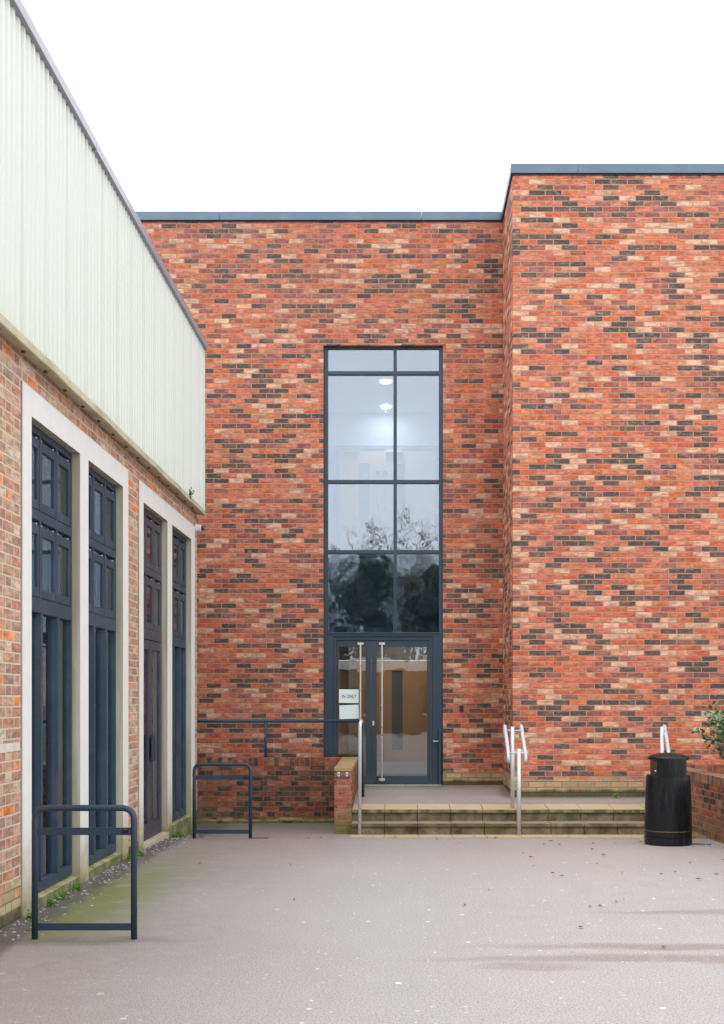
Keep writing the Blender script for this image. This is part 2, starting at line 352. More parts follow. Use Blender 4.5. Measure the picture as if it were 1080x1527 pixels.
def asphalt(name, full=True):
    t = NT(name); P = t.pos(); X, Y, Z = t.sep(P)
    big = t.noise(P, .45, 4, .6); mid = t.noise(P, 5, 4, .65); fine = t.noise(P, 130, 2, .6)
    c = t.mix(big, (.285,.275,.275), (.395,.39,.395))
    c = t.mix(.5, c, t.mix(mid, (.22,.212,.208), (.45,.44,.44)))
    grit = t.noise(P, 62, 3, .75)
    c = t.mix(t.smooth(fine, .42, .64, 0, .8), c, t.mix(.7, c, (.60,.58,.57)))
    c = t.mix(t.smooth(fine, .48, .30, 0, .65), c, (.08,.075,.075))
    c = t.mix(t.smooth(grit, .48, .32, 0, .6), c, (.10,.092,.09))
    c = t.mix(t.smooth(grit, .54, .70, 0, .6), c, (.58,.56,.55))
    # pale spots of trodden gum and grit
    for sc, th, cc in ((4.5, .042, (.74,.73,.69)), (12.0, .064, (.62,.60,.57))):
        v = t.n('ShaderNodeTexVoronoi', voronoi_dimensions='2D'); t.set(v.inputs['Vector'], t.comb(X, t.math('MULTIPLY', Y, 1.0), 0.0)); v.inputs['Scale'].default_value = sc
        r = t.sep(v.outputs['Color'])[0]
        sz = t.math('MULTIPLY', t.math('GREATER_THAN', r, .84), th*1.0)
        sz = t.math('MULTIPLY', sz, t.math('MULTIPLY_ADD', t.sep(v.outputs['Color'])[1], 1.6, .5))
        k = t.math('LESS_THAN', t.math('ADD', v.outputs['Distance'], t.math('MULTIPLY_ADD', fine, .05, -.025)), sz)
        c = t.mix(t.math('MULTIPLY', k, .8), c, cc)
    rough = t.math('MULTIPLY_ADD', mid, .25, .42)
    if full:
        c = t.mix(t.smooth(Y, 9.0, 13.5, 0, .6), c, (.27,.205,.18))
        c = t.mix(t.math('MULTIPLY', t.smooth(t.math('ADD', X, t.math('MULTIPLY', big, 1.2)), .6, -1.6, 0, .55), t.smooth(mid, .25, .6, .6, 1)), c, (.19,.155,.14))  # side building's sky shade put into the ground colour as a brown tint
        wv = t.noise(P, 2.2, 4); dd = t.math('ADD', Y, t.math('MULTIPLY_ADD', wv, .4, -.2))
        hb = t.math('MULTIPLY', t.smooth(t.math('ABSOLUTE', t.math('SUBTRACT', dd, 7.30)), .16, .0), t.smooth(X, -1.2, -1.8))  # stained bands at the stand feet, doubling as painted contact shade
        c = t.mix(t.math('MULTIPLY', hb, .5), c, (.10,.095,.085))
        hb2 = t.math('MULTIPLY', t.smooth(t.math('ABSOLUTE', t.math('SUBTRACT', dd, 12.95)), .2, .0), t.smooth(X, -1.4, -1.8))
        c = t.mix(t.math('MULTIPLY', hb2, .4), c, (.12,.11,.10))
        # moss on the pavement beside the wall
        mx = t.math('MULTIPLY', t.smooth(X, -2.72, -2.45), t.smooth(X, -1.55, -2.35))
        my = t.math('MULTIPLY', t.smooth(Y, 7.0, 7.8), t.smooth(Y, 12.8, 8.8))
        mm = t.math('MULTIPLY', t.math('MULTIPLY', mx, my), t.smooth(t.math('MULTIPLY_ADD', mid, .6, t.math('MULTIPLY', fine, .4)), .30, .52))
        c = t.mix(t.math('MULTIPLY', mm, 1.0), c, t.mix(mid, (.085,.11,.018), (.21,.23,.07)))
        # dark dirt gathered along the foot of the wall
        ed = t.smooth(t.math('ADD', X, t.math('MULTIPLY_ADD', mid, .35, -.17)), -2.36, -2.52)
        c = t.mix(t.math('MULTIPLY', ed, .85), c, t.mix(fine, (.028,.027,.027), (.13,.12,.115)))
        # damp olive in the corner by the retaining wall
        cn = t.math('MULTIPLY', t.smooth(Y, 14.3, 16.4), t.smooth(X, -.5, -.9))
        c = t.mix(t.math('MULTIPLY', cn, .55), c, (.11,.11,.075))
        # reddish damp streaks
        for (cx, cy, rx, ry, am) in ((2.3, 7.14, 1.75, .12, .48), (1.9, 6.80, 1.75, .12, .45), (.75, 6.60, .35, .10, .3), (2.6, 8.3, 1.2, .1, .35)):
            dx = t.math('DIVIDE', t.math('SUBTRACT', X, cx), rx); yy = t.math('ADD', Y, t.math('MULTIPLY_ADD', t.noise(P, 1.4, 3), .34, -.17))
            dy = t.math('DIVIDE', t.math('SUBTRACT', yy, cy), ry)
            q = t.math('ADD', t.math('MULTIPLY', dx, dx), t.math('MULTIPLY', dy, dy))
            w = t.math('MULTIPLY', t.smooth(q, 1.5, .1), t.smooth(mid, .3, .5, .4, 1))
            c = t.mix(t.math('MULTIPLY', w, am), c, (.17,.11,.095))
    else:
        c = t.mix(.6, c, (.22,.16,.14))
        e1 = t.math('MULTIPLY', t.smooth(Y, 16.2, 17.05), t.smooth(mid, .35, .6, .5, 1))
        e2 = t.math('MULTIPLY', t.smooth(Y, 15.40, 15.58), t.smooth(X, 1.3, 1.5))
        c = t.mix(t.math('MULTIPLY', t.math('MAXIMUM', e1, e2), .7), c, t.mix(mid, (.05,.05,.03), (.13,.12,.06)))
    t.bsdf(c, rough, bump=t.math('ADD', fine, mid), bstr=.35, bdist=.004, spec=.45); return t.m
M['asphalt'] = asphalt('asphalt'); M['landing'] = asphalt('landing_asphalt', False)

def glass(name, tint, refl, rcol=(1,1,1), wav=0.0, rough=0.0):
    t = NT(name); P = t.pos()
    tr = t.n('ShaderNodeBsdfTransparent'); t.set(tr.inputs[0], tint)
    gl = t.n('ShaderNodeBsdfGlossy'); t.set(gl.inputs['Color'], rcol); gl.inputs['Roughness'].default_value = rough
    fr = t.n('ShaderNodeFresnel'); fr.inputs['IOR'].default_value = 1.52
    if wav:
        b = t.n('ShaderNodeBump'); b.inputs['Strength'].default_value = wav; b.inputs['Distance'].default_value = .01
        t.set(b.inputs['Height'], t.noise(P, 2.6, 2, .5)); t.t.links.new(b.outputs[0], gl.inputs['Normal'])
    fac = t.math('ADD', t.math('MULTIPLY', fr.outputs[0], .9), refl, clamp=True)
    mx = t.n('ShaderNodeMixShader'); t.set(mx.inputs[0], fac)
    t.t.links.new(tr.outputs[0], mx.inputs[1]); t.t.links.new(gl.outputs[0], mx.inputs[2])
    t.t.links.new(mx.outputs[0], t.out.inputs[0]); return t.m
M['glass_up'] = glass('tall_window_glass', (.82,.87,.92), .135, (.84,.92,1.0), .22)
M['glass_sp'] = glass('spandrel_glass', (.5,.58,.64), .19, (.62,.74,.86), .26, .035)
M['glass_door'] = glass('door_glass', (.90,.91,.90), .06, (.9,.95,1), .12)
M['glass_l'] = glass('hall_glass', (.95,.97,.98), .04, (.85,.92,1), .12)
M['glass_low'] = glass('hall_low_glass', (.95,.97,.98), .16, (.9,.95,1), .10)
def lamp():
    t = NT('ceiling_lamp_glow'); e = t.n('ShaderNodeEmission'); t.set(e.inputs[0], (1,.95,.86)); e.inputs[1].default_value = 4
    t.t.links.new(e.outputs[0], t.out.inputs[0]); return t.m
M['lamp'] = lamp()

# ------------------------------------------------------------------ ground
def gz(Y):
    tab = [(-99, 1.54), (11.6, 1.54), (12.9, 1.56), (13.8, 1.665), (14.41, 1.697), (14.9, 1.73), (16.6, 1.784), (99, 1.784)]
    for (a, ha), (b, hb) in zip(tab, tab[1:]):
        if a <= Y <= b: return H - (ha + (hb-ha)*(Y-a)/(b-a))
    return -.244
bm = bmesh.new()
xs = [-300,-60,-20,-8,-4,-2.7,-2,-1,0,1,2,3,4,6,9,20,60,300]
ys = [-300,-80,-30,-8,0,4,6,8,10,11,11.6,12.2,12.9,13.3,13.8,14.41,14.9,15.5,16.6,20,40,120,400]
g = [[bm.verts.new((x, y, gz(y))) for x in xs] for y in ys]
for j in range(len(ys)-1):
    for i in range(len(xs)-1): bm.faces.new((g[j][i], g[j][i+1], g[j+1][i+1], g[j+1][i]))
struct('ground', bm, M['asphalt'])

# landing (raised) as a solid with sloping top
def slab(bm, x0, x1, prof, zb):
    top = [[bm.verts.new((x, y, z)) for (y, z) in prof] for x in (x0, x1)]
    bot = [[bm.verts.new((x, y, zb)) for (y, z) in prof] for x in (x0, x1)]
    n = len(prof)
    for i in range(n-1):
        bm.faces.new((top[0][i], top[1][i], top[1][i+1], top[0][i+1]))
        bm.faces.new((bot[0][i], bot[0][i+1], bot[1][i+1], bot[1][i]))
        bm.faces.new((top[0][i], top[0][i+1], bot[0][i+1], bot[0][i]))
        bm.faces.new((top[1][i], bot[1][i], bot[1][i+1], top[1][i+1]))
    bm.faces.new((top[0][0], bot[0][0], bot[1][0], top[1][0])); bm.faces.new((top[0][-1], top[1][-1], bot[1][-1], bot[0][-1]))
bm = bmesh.new()
slab(bm, -.628, 7.0, [(15.14,.172),(15.62,.228),(17.0,.274),(17.5,.276)], -.5)
slab(bm, -9.0, -.632, [(16.83,.276),(17.5,.276)], -.5)
struct('landing', bm, M['landing'])

# ------------------------------------------------------------------ steps
SX0, SX1 = -.628, 3.36
st = thing('entrance_steps', 'weathered two-rise stone steps with yellow flags leading up to the glazed entrance', 'steps', loc=(1.4,14.5,0))
def flags(name, m, x0, x1, y0, y1, z0, z1, w=.422, gap=.004, slope=0.0, start=0.0, jit=.002):
    bm = bmesh.new(); x = x0 - start
    k = 0
    while x < x1:
        a, b = max(x, x0), min(x+w-gap, x1)
        if b-a > .02:
            dz = rnd.uniform(-jit, jit)
            vs = box(bm, a, b, y0, y1, z0, z1+dz)
            if slope:
                for q in (vs[6], vs[7]): q.co.z += slope
        x += w; k += 1
    bmesh.ops.translate(bm, verts=bm.verts, vec=(-1.4,-14.5,0))
    o = obj(name, bm, m, st, bevel=.004); return o
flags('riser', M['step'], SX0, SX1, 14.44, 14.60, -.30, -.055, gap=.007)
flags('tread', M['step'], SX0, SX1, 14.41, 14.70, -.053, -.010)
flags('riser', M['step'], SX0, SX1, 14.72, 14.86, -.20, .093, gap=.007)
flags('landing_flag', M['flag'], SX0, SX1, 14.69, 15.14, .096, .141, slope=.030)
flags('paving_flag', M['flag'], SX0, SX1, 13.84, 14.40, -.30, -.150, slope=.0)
for o in st.children:
    if o.name.startswith('paving_flag'):
        for v in o.data.vertices:
            if v.co.z > -.2: v.co.z = gz(v.co.y+14.5)+.006

# ------------------------------------------------------------------ main brick building
MB = thing('brick_building', 'red multi-tone brick building with flat dark coping and a tall glazed entrance', 'building', loc=(0,17.12,.27))
def mo(name, bm, m, parent=None, **k):
    """part of the main building, vertices given in world metres"""
    bmesh.ops.translate(bm, verts=bm.verts, vec=(0,-17.12,-.27))
    return obj(name, bm, m, parent or MB, **k)
YW = 17.12; XO0, XO1 = PX(482.5,YW), PX(660.7,YW); ZT = PZ(515,YW)
ZTOP = 8.88
bm = bmesh.new()
box(bm, -12, XO0, YW, YW+.30, -.4, ZTOP-.13)
box(bm, XO1, 1.531, YW, YW+.30, -.4, ZTOP-.13)
box(bm, XO0, XO1, YW, YW+.30, ZT, ZTOP-.13)
mo('wall', bm, M['brick'])
bm = bmesh.new(); YR = 15.6; XR = 1.532
box(bm, XR, 14, YR, 24, -.4, ZTOP-.13)
o = mo('wall', bm, M['brick_r']); o['label'] = 'projecting brick wall nearer the camera, right of the entrance'
# copings, in lengths with joints
def cope(x0, x1, y0, y1):
    bm = bmesh.new()
    box(bm, x0, x1, y0, y1, ZTOP-.13, ZTOP)
    mo('coping', bm, M['blue_cope'], bevel=.004)
xc = [-12, -6.0, PX(328.5,YW), PX(629,YW), XR-.031]
for a, b in zip(xc, xc[1:]): cope(a, b-.004, YW-.03, YW+.36)
xc = [XR-.03, PX(862,YR), PX(1205,YR), 9.5, 14.03]
for a, b in zip(xc, xc[1:]): cope(a, b-.004, YR-.03, YR+.32)
cope(XR-.03, XR+.27, YR+.324, 24)
# drip strips painted dark as the shadow line under the coping
bm = bmesh.new(); box(bm, -12, XR-.01, YW-.012, YW-.002, ZTOP-.15, ZTOP-.131); mo('drip_shadow', bm, M['dark_void'])
bm = bmesh.new(); box(bm, XR-.012, 14, YR-.012, YR-.002, ZTOP-.15, ZTOP-.131); box(bm, XR-.012, XR-.002, YR, YW-.02, ZTOP-.15, ZTOP-.131); mo('drip_shadow', bm, M['dark_void'])
# tall window
YF = YW + .065
def pbox(bm, px0, px1, py0, py1, y0=YF, dep=.07):
    box(bm, PX(px0,y0), PX(px1,y0), y0, y0+dep, PZ(py1,y0), PZ(py0,y0))
bm = bmesh.new()
pbox(bm, 482.0, 489.3, 516.5, 943); pbox(bm, 654.7, 661.5, 516.5, 943)
pbox(bm, 489.3, 654.7, 516.2, 520.0); pbox(bm, 586.9, 592.0, 520.0, 943, dep=.068)
for a, b in ((553.4,558.6), (715.6,720.8), (820.2,825.8)): pbox(bm, 489.3, 586.9, a, b, dep=.066); pbox(bm, 592.0, 654.7, a, b, dep=.066)
TW = mo('window', bm, M['blue'], bevel=.003)
def pane(px0, px1, py0, py1, m, y0=YF+.035, tilt=0):
    bm = bmesh.new(); box(bm, PX(px0,y0), PX(px1,y0), y0, y0+.008, PZ(py1,y0), PZ(py0,y0))
    return obj_pane(bm, m)
def obj_pane(bm, m, parent=None):
    bmesh.ops.translate(bm, verts=bm.verts, vec=(0,-17.12,-.27)); return obj('pane', bm, m, parent or TW)
for a, b in ((520.0,553.4), (558.6,715.6), (720.8,820.2)):
    pane(489.0, 587.2, a, b, M['glass_up']); pane(591.7, 655.0, a, b, M['glass_up'])
pane(489.0, 587.2, 825.8, 943, M['glass_sp']); pane(591.7, 655.0, 825.8, 943, M['glass_sp'])
# door frame
bm = bmesh.new(); zb = .279
ZB = 1045 + (H-zb)*F/YF
pbox(bm, 482.0, 497.0, 943, ZB, dep=.09); pbox(bm, 645.5, 661.5, 943, ZB, dep=.09)
pbox(bm, 497.0, 645.5, 943, 949, dep=.09); pbox(bm, 489, 655, 943, 945, y0=YF-.015, dep=.015)
pbox(bm, 497.0, 645.5, 949, 954.5, y0=YF+.02, dep=.07)
pbox(bm, 497.0, 502.0, 954.5, ZB, y0=YF+.02, dep=.07); pbox(bm, 640.5, 645.5, 954.5, ZB, y0=YF+.02, dep=.07)
mo('door_frame', bm, M['blue'], bevel=.003)
# narrow upright cover post on the right reveal
bm = bmesh.new(); box(bm, PX(654.5,YW-.05), PX(657.8,YW-.05), YW-.05, YW+.06, .262, PZ(1088,YW-.05)); mo('door_stop_post', bm, M['blue'], bevel=.003)
bm = bmesh.new(); box(bm, PX(646,YW), PX(653.5,YW), YW-.0, YW+.03, PZ(1106,YW), PZ(1104.4,YW)); mo('latch', bm, M['stainless'])
bm = bmesh.new(); box(bm, XO0+.05, XO1-.02, YW-.06, YW+.2, .262, .282); mo('threshold', bm, M['stainless'])
def leaf(px0, px1, g0, g1, lockpx):
    y0 = YF+.035
    bm = bmesh.new(); zt, zg1, zg0, zb_ = 955, 964.5, 1157, 1168
    pbox(bm, px0, g0, zt, zb_, y0=y0, dep=.045); pbox(bm, g1, px1, zt, zb_, y0=y0, dep=.045)
    pbox(bm, g0, g1, zt, zg1, y0=y0, dep=.045); pbox(bm, g0, g1, zg0, zb_, y0=y0, dep=.045)
    d = mo('door', bm, M['blue'], bevel=.003)
    bm = bmesh.new(); pbox(bm, g0-.4, g1+.4, zg1-.4, zg0+.4, y0=y0+.02, dep=.008); obj_pane(bm, M['glass_door'], d)
    bm = bmesh.new(); pbox(bm, px0+.3, px1-.3, 1168.4, 1170.3, y0=y0+.01, dep=.03); mo('seal', bm, M['dark_void'], d)
    return d
dl = leaf(502.6, 553.8, 504.8, 545.4, 0); dr = leaf(554.4, 639.8, 562.0, 637.0, 0)
def pull(px, d, zt=958.5, zb_=1165):
    yb = YF-.045; bm = bmesh.new()
    x = PX(px, yb); tube(bm, [(x,yb,PZ(zb_,yb)), (x,yb,PZ(zt,yb))], .0145, 12)
    for q in (zt+1.5, zb_-2.5):
        z = PZ(q, yb); box(bm, x-.045, x+.045, yb-.014, yb+.01, z-.017, z+.017); box(bm, x-.012, x+.012, yb+.01, YF+.036, z-.012, z+.012)
    mo('pull_handle', bm, M['stainless'], d, bevel=.002)
pull(537.8, dl); pull(569.8, dr)
bm = bmesh.new(); pbox(bm, 555.3, 558.3, 1075, 1082, y0=YF+.028, dep=.006); mo('lock_plate', bm, M['stainless'], dr)
# interior: upper landing
bm = bmesh.new()
yi0, yi1 = YW+.30, 23.6
box(bm, -2.6, 2.4, yi0+.001, yi1, 3.40, 3.72)       # upper floor slab
fl = mo('upper_floor', bm, M['int_white'])
bm = bmesh.new(); box(bm, -2.6, 2.4, yi0+.001, yi1, 7.50, 7.7); mo('upper_ceiling', bm, M['int_white'])
bm = bmesh.new(); box(bm, -2.8, -2.601, yi0+.001, yi1, 3.4, 7.5); box(bm, 2.401, 2.6, yi0+.001, yi1, 3.4, 7.5); box(bm, -2.6, 2.4, yi1, yi1+.2, 3.72, 7.5); mo('upper_hall_wall', bm, M['int_white'])
YD = 23.5; bm = bmesh.new()
def ib(bm, px0, px1, py0, py1, y0, dep): box(bm, PX(px0,y0), PX(px1,y0), y0, y0+dep, PZ(py1,y0), PZ(py0,y0))
zfl = 1045-(3.72-H)*F/YD
ib(bm, 501, 507, 664.5, zfl, YD-.02, .1); ib(bm, 649, 655, 664.5, zfl, YD-.02, .1); ib(bm, 507, 649, 664.5, 669.5, YD-.02, .1)
mo('upper_door_frame', bm, M['int_frame'])
for (a, b, v0, v1, hx) in ((507.3, 569.3, 535, 551, 564), (569.8, 648.7, 590, 604.5, 574.5)):
    bm = bmesh.new(); ib(bm, a, v0, 669.8, zfl, YD, .05); ib(bm, v1, b, 669.8, zfl, YD, .05); ib(bm, v0, v1, 669.8, 691, YD, .05); ib(bm, v0, v1, 811, zfl, YD, .05)
    d = mo('upper_door', bm, M['pinkdoor'])
    bm = bmesh.new(); ib(bm, v0, v1, 691, 811, YD+.02, .01); mo('vision_panel', bm, M['int_frame'] if a < 520 else M['blue_cope'], d)
    bm = bmesh.new(); ib(bm, a+6, a+30, 669.8, 674.5, YD-.08, .07); mo('closer', bm, M['stainless'], d)
    bm = bmesh.new(); z = PZ(705.5, YD); x = PX(hx, YD)
    bmesh.ops.create_cone(bm, cap_ends=True, segments=20, radius1=.045, radius2=.045, depth=.02, matrix=Matrix.Translation((x,YD-.012,z)) @ Matrix.Rotation(R(90),4,'X'))
    mo('sign_disc', bm, M['blue_cope'], d)
    bm = bmesh.new(); tube(bm, [(x,YD-.05,PZ(765,YD)), (x,YD-.05,PZ(728,YD))], .012, 8); mo('grab_handle', bm, M['stainless'], d)
# stair string slanting at lower left of the upper hall
bm = bmesh.new()
ys_ = 19.6
pp = [(PX(478,ys_), PZ(728,ys_)), (PX(489,ys_), PZ(728,ys_)), (PX(507,ys_), 3.73), (PX(478,ys_), 3.73)]
a = [bm.verts.new((x, ys_, z)) for x, z in pp]; b = [bm.verts.new((x, ys_+.06, z)) for x, z in pp]
bm.faces.new(a[::-1]); bm.faces.new(b)
for i in range(4): bm.faces.new((a[i], a[(i+1)%4], b[(i+1)%4], b[i]))
mo('stair_string', bm, simple('cream_paint', (.72,.66,.48), .6))
for (px, py, wd) in ((575.5, 569, 8.2), (576, 606.5, 7.2)):
    hh = 7.49-H; Yl = hh*F/(1045-py); bm = bmesh.new()
    bmesh.ops.create_cone(bm, cap_ends=True, segments=24, radius1=.10, radius2=.10, depth=.02, matrix=Matrix.Translation((PX(px,Yl), Yl, 7.483)))
    mo('ceiling_light_or_added_disc', bm, M['lamp'])
for (px, py) in ((575.5, 569), (576, 606.5)):
    L = bpy.data.lights.new('hall_lamp', 'AREA'); L.shape = 'DISK'; L.energy = 4.2; L.size = .18; L.color = (1,.95,.88)
    Yl = (7.49-H)*F/(1045-py); lo = bpy.data.objects.new('hall_lamp', L); COL.objects.link(lo); lo.location = (PX(px,Yl), Yl-17.12, 7.468-.27); lo.parent = MB
# spandrel back panel
bm = bmesh.new(); box(bm, XO0, XO1, YW+.20, YW+.298, 2.45, 3.739); mo('spandrel_panel', bm, simple('spandrel_board', (.09,.13,.16), .8))
# ground-floor lobby
bm = bmesh.new(); box(bm, -2.6, 2.4, yi0+.001, 19.6, -.2, .275); mo('lobby_floor', bm, M['int_dark'])
bm = bmesh.new(); box(bm, -2.8, -2.601, yi0+.001, 19.6, .2, 3.39); box(bm, 2.401, 2.6, yi0+.001, 19.6, .2, 3.39); box(bm, -2.6, 2.4, yi0+.001, 19.6, 2.9, 3.39); mo('lobby_wall', bm, M['int_left'])
YL = 19.15
bm = bmesh.new(); z0 = .28
for a, b in ((497, 560), (560.6, 584.5), (600.5, 700)):
    ib(bm, a, b, 985 if a < 600 else 985, 1045+(H-.28)*F/YL, YL, .05)
ib(bm, 584.5, 600.5, 985, 1000, YL, .05); ib(bm, 584.5, 600.5, 1118, 1045+(H-.28)*F/YL, YL, .05)
ib(bm, 430, 497, 985, 1045+(H-.28)*F/YL, YL, .05)
ld = mo('lobby_door', bm, M['wood'])
bm = bmesh.new(); ib(bm, 584.5, 600.5, 1000, 1118, YL+.02, .01); mo('vision_panel', bm, M['ink'], ld)
bm = bmesh.new(); ib(bm, 556, 645, 1136.5, 1154, YL-.008, .006); mo('kick_plate', bm, M['kick'], ld)
bm = bmesh.new(); ib(bm, 430, 700, 930, 984.6, YL, .05); mo('lobby_screen', bm, M['int_dark'])
bm = bmesh.new(); ib(bm, 520, 531, 950, 1140, YL-.12, .05); mo('lobby_post', bm, simple('lobby_post_paint', (.25,.21,.18), .7))

bm = bmesh.new(); bmesh.ops.create_cone(bm, cap_ends=True, segments=24, radius1=.14, radius2=.14, depth=.03, matrix=Matrix.Translation((0, 18.3, 2.883)))
mo('ceiling_light_or_added_disc', bm, M['lamp'])  # unseen glowing disc, added to go with the lobby fill light
L2 = bpy.data.lights.new('lobby_fill', 'AREA'); L2.shape = 'DISK'; L2.energy = 8; L2.size = .26; L2.color = (1,.93,.82)  # unseen fill light added to brighten the lobby wood
lo2 = bpy.data.objects.new('lobby_fill', L2); COL.objects.link(lo2); lo2.location = (0, 18.3-17.12, 2.862-.27); lo2.parent = MB
# papers on the door
def paper(px0, px1, py0, py1, tilt, label, text=None):
    y = YF+.035+.020-.006
    w = PX(px1,y)-PX(px0,y); h = PZ(py0,y)-PZ(py1,y); cx = (PX(px1,y)+PX(px0,y))/2; cz = (PZ(py0,y)+PZ(py1,y))/2
    bm = bmesh.new(); box(bm, -w/2, w/2, 0, .0015, -h/2, h/2)
    o = obj('paper_sign', bm, M['paper']); o.location = (cx, y, cz); o.rotation_euler = (0, R(tilt), 0)
    tag(o, label, 'sign', 'paper notices taped to the entrance door glass')
    if text:
        cu = bpy.data.curves.new('lettering', 'FONT'); cu.body = text; cu.size = .088; cu.align_x = 'CENTER'; cu.align_y = 'CENTER'; cu.extrude = .0006; cu.offset = .0012
        to = bpy.data.objects.new('tmp', cu); COL.objects.link(to); bpy.context.view_layer.update()
        me = bpy.data.meshes.new_from_object(to.evaluated_get(bpy.context.evaluated_depsgraph_get())); bpy.data.objects.remove(to)
        wd_ = max(v.co.x for v in me.vertices)-min(v.co.x for v in me.vertices); me.transform(Matrix.Diagonal((.222/wd_, .222/wd_*1.35, 1, 1))); me.transform(Matrix.Rotation(R(90),4,'X')); me.materials.clear(); me.materials.append(M['ink'])
        l = bpy.data.objects.new('lettering', me); COL.objects.link(l); l.parent = o; l.location = (.004, -.001, -.005)
    return o
paper(505.6, 535.0, 1028, 1048.3, .5, 'pale paper notice reading IN ONLY, upper of two on the left door', 'IN ONLY')
paper(506.3, 535.2, 1051.3, 1072.0, -1.8, 'blank pale paper sheet taped below the IN ONLY notice')

# card reader on the brick right of door
bm = bmesh.new(); box(bm, -.026, .026, -.035, 0, -.045, .045)
o = obj('card_reader', bm, M['black_plastic'], bevel=.006); o.location = (PX(688,YW), YW-.0005, PZ(1056,YW)); tag(o, 'small black card reader box on the brick right of the entrance doors', 'card reader')

# ------------------------------------------------------------------ left building
LB = thing('side_building', 'long brick side building with pale green ribbed cladding above blue timber windows', 'building', loc=(-2.7,11,0))
def lp(name, bm, m, parent=None, **k):
    bmesh.ops.translate(bm, verts=bm.verts, vec=(2.7,-11,0))
    return obj(name, bm, m, parent or LB, **k)
XL = -2.70; YE = 15.10; YS = -8.0
G1 = (8.095, 11.25, [(8.30,9.553),(9.81,11.03)]); G2 = (11.71, 14.88, [(11.91,13.13),(13.40,14.62)])
G0 = (4.48, 7.63, [(4.68,5.93),(6.19,7.41)]); GM = (.88, 4.03, [(1.08,2.33),(2.59,3.81)])
groups = [GM, G0, G1, G2]
ZL, ZO = 3.815, 3.612
GAP0 = 7.1
bm = bmesh.new(); prev = YS
gl = [G1, G2]
for g_ in gl:
    box(bm, XL-.20, XL, prev, g_[0], -.6, ZL); prev = g_[1]
box(bm, XL-.20, XL, prev, YE, -.6, ZL)
box(bm, XL-.28, XL, YS, YE, ZL, 4.35)
box(bm, -12, XL-.28, YE-.28, YE, -.6, 6.0)
lp('wall', bm, M['brick_l'])
for g_ in gl:
    bm = bmesh.new(); a, b, ops = g_; xf = XL+.012
    box(bm, XL-.14, xf, a+.004, b-.004, ZO, ZL-.003)
    box(bm, XL-.14, xf, a+.004, ops[0][0], -.5, ZO); box(bm, XL-.14, xf, ops[0][1], ops[1][0], -.5, ZO); box(bm, XL-.14, xf, ops[1][1], b-.004, -.5, ZO)
    s = lp('window_surround', bm, M['concrete'])
FX = XL-.055
def lbox(bm, y0, y1, z0, z1, x=FX, dep=.07): box(bm, x-dep, x, y0, y1, z0, z1)
def hall_window(y0, y1, door=False, mat=None):
    m = mat or M['timber']
    bm = bmesh.new(); w = (y1-y0)/3
    ys3 = [y0+w, y0+2*w]
    zbt = .09
    lbox(bm, y0, y1, 3.555, ZO); 
    lbox(bm, y0, y0+.03, -.3 if door else zbt, 3.555); lbox(bm, y1-.03, y1, -.3 if door else zbt, 3.555)
    lbox(bm, y0+.03, y1-.03, 2.91, 2.985, dep=.06); lbox(bm, y0+.03, y1-.03, 2.207, 2.32, x=FX+.008, dep=.07)
    for q in ys3:
        lbox(bm, q-.017, q+.017, 2.985, 3.555, dep=.06); lbox(bm, q-.017, q+.017, 2.32, 2.91, dep=.06)
    if not door:
        lbox(bm, y0+.03, y1-.03, zbt, zbt+.075, x=FX+.006)
        for q in ys3: lbox(bm, q-.022, q+.022, zbt+.075, 2.207, x=FX+.012, dep=.085)
    W = lp('window', bm, m, bevel=.003)
    ed = [y0+.03]+[v for q in ys3 for v in (q-.017, q+.017)]+[y1-.03]
    for k in range(3):
        a, b = ed[2*k], ed[2*k+1]
        for (zb_, zt) in ((2.992, 3.528), (2.327, 2.876)):
            bm = bmesh.new(); fw = .040; xo = FX-.004
            lbox(bm, a+.005, a+fw, zb_, zt, x=xo, dep=.045); lbox(bm, b-fw, b-.005, zb_, zt, x=xo, dep=.045)
            lbox(bm, a+fw, b-fw, zt-.075, zt, x=xo, dep=.045); lbox(bm, a+fw, b-fw, zb_, zb_+.07, x=xo, dep=.045)
            c = lp('casement', bm, m, W, bevel=.003)
            # (sub-parts stop here: the pane belongs to the window too)
            bm = bmesh.new(); lbox(bm, a+fw-.002, b-fw+.002, zb_+.068, zt-.073, x=xo-.014, dep=.006); lp('pane', bm, M['glass_l'], W)
            for q in (a+.03, b-.05):
                bm = bmesh.new(); lbox(bm, q, q+.022, zt+.003, zt+.016, x=FX-.012, dep=.03); lp('hinge', bm, M['galv'], W)
        if not door:
            bm = bmesh.new(); lbox(bm, a-.012, b+.012, zbt+.07, 2.21, x=FX-.036, dep=.006); lp('pane', bm, M['glass_low'], W)
    if not door:
        bm = bmesh.new(); box(bm, XL-.2, XL+.006, y0+.002, y1-.002, -.5, .068); 
        vs = [v for v in bm.verts if v.co.z > 0 and v.co.x < XL-.1]
        for v in vs: v.co.z = .088
        lp('window_sill', bm, M['sill'], bevel=.004)
    return W
hall_window(*G1[2][0]); hall_window(*G1[2][1]); hall_window(*G2[2][0], door=True, mat=M['purple_timber']); hall_window(*G2[2][1])
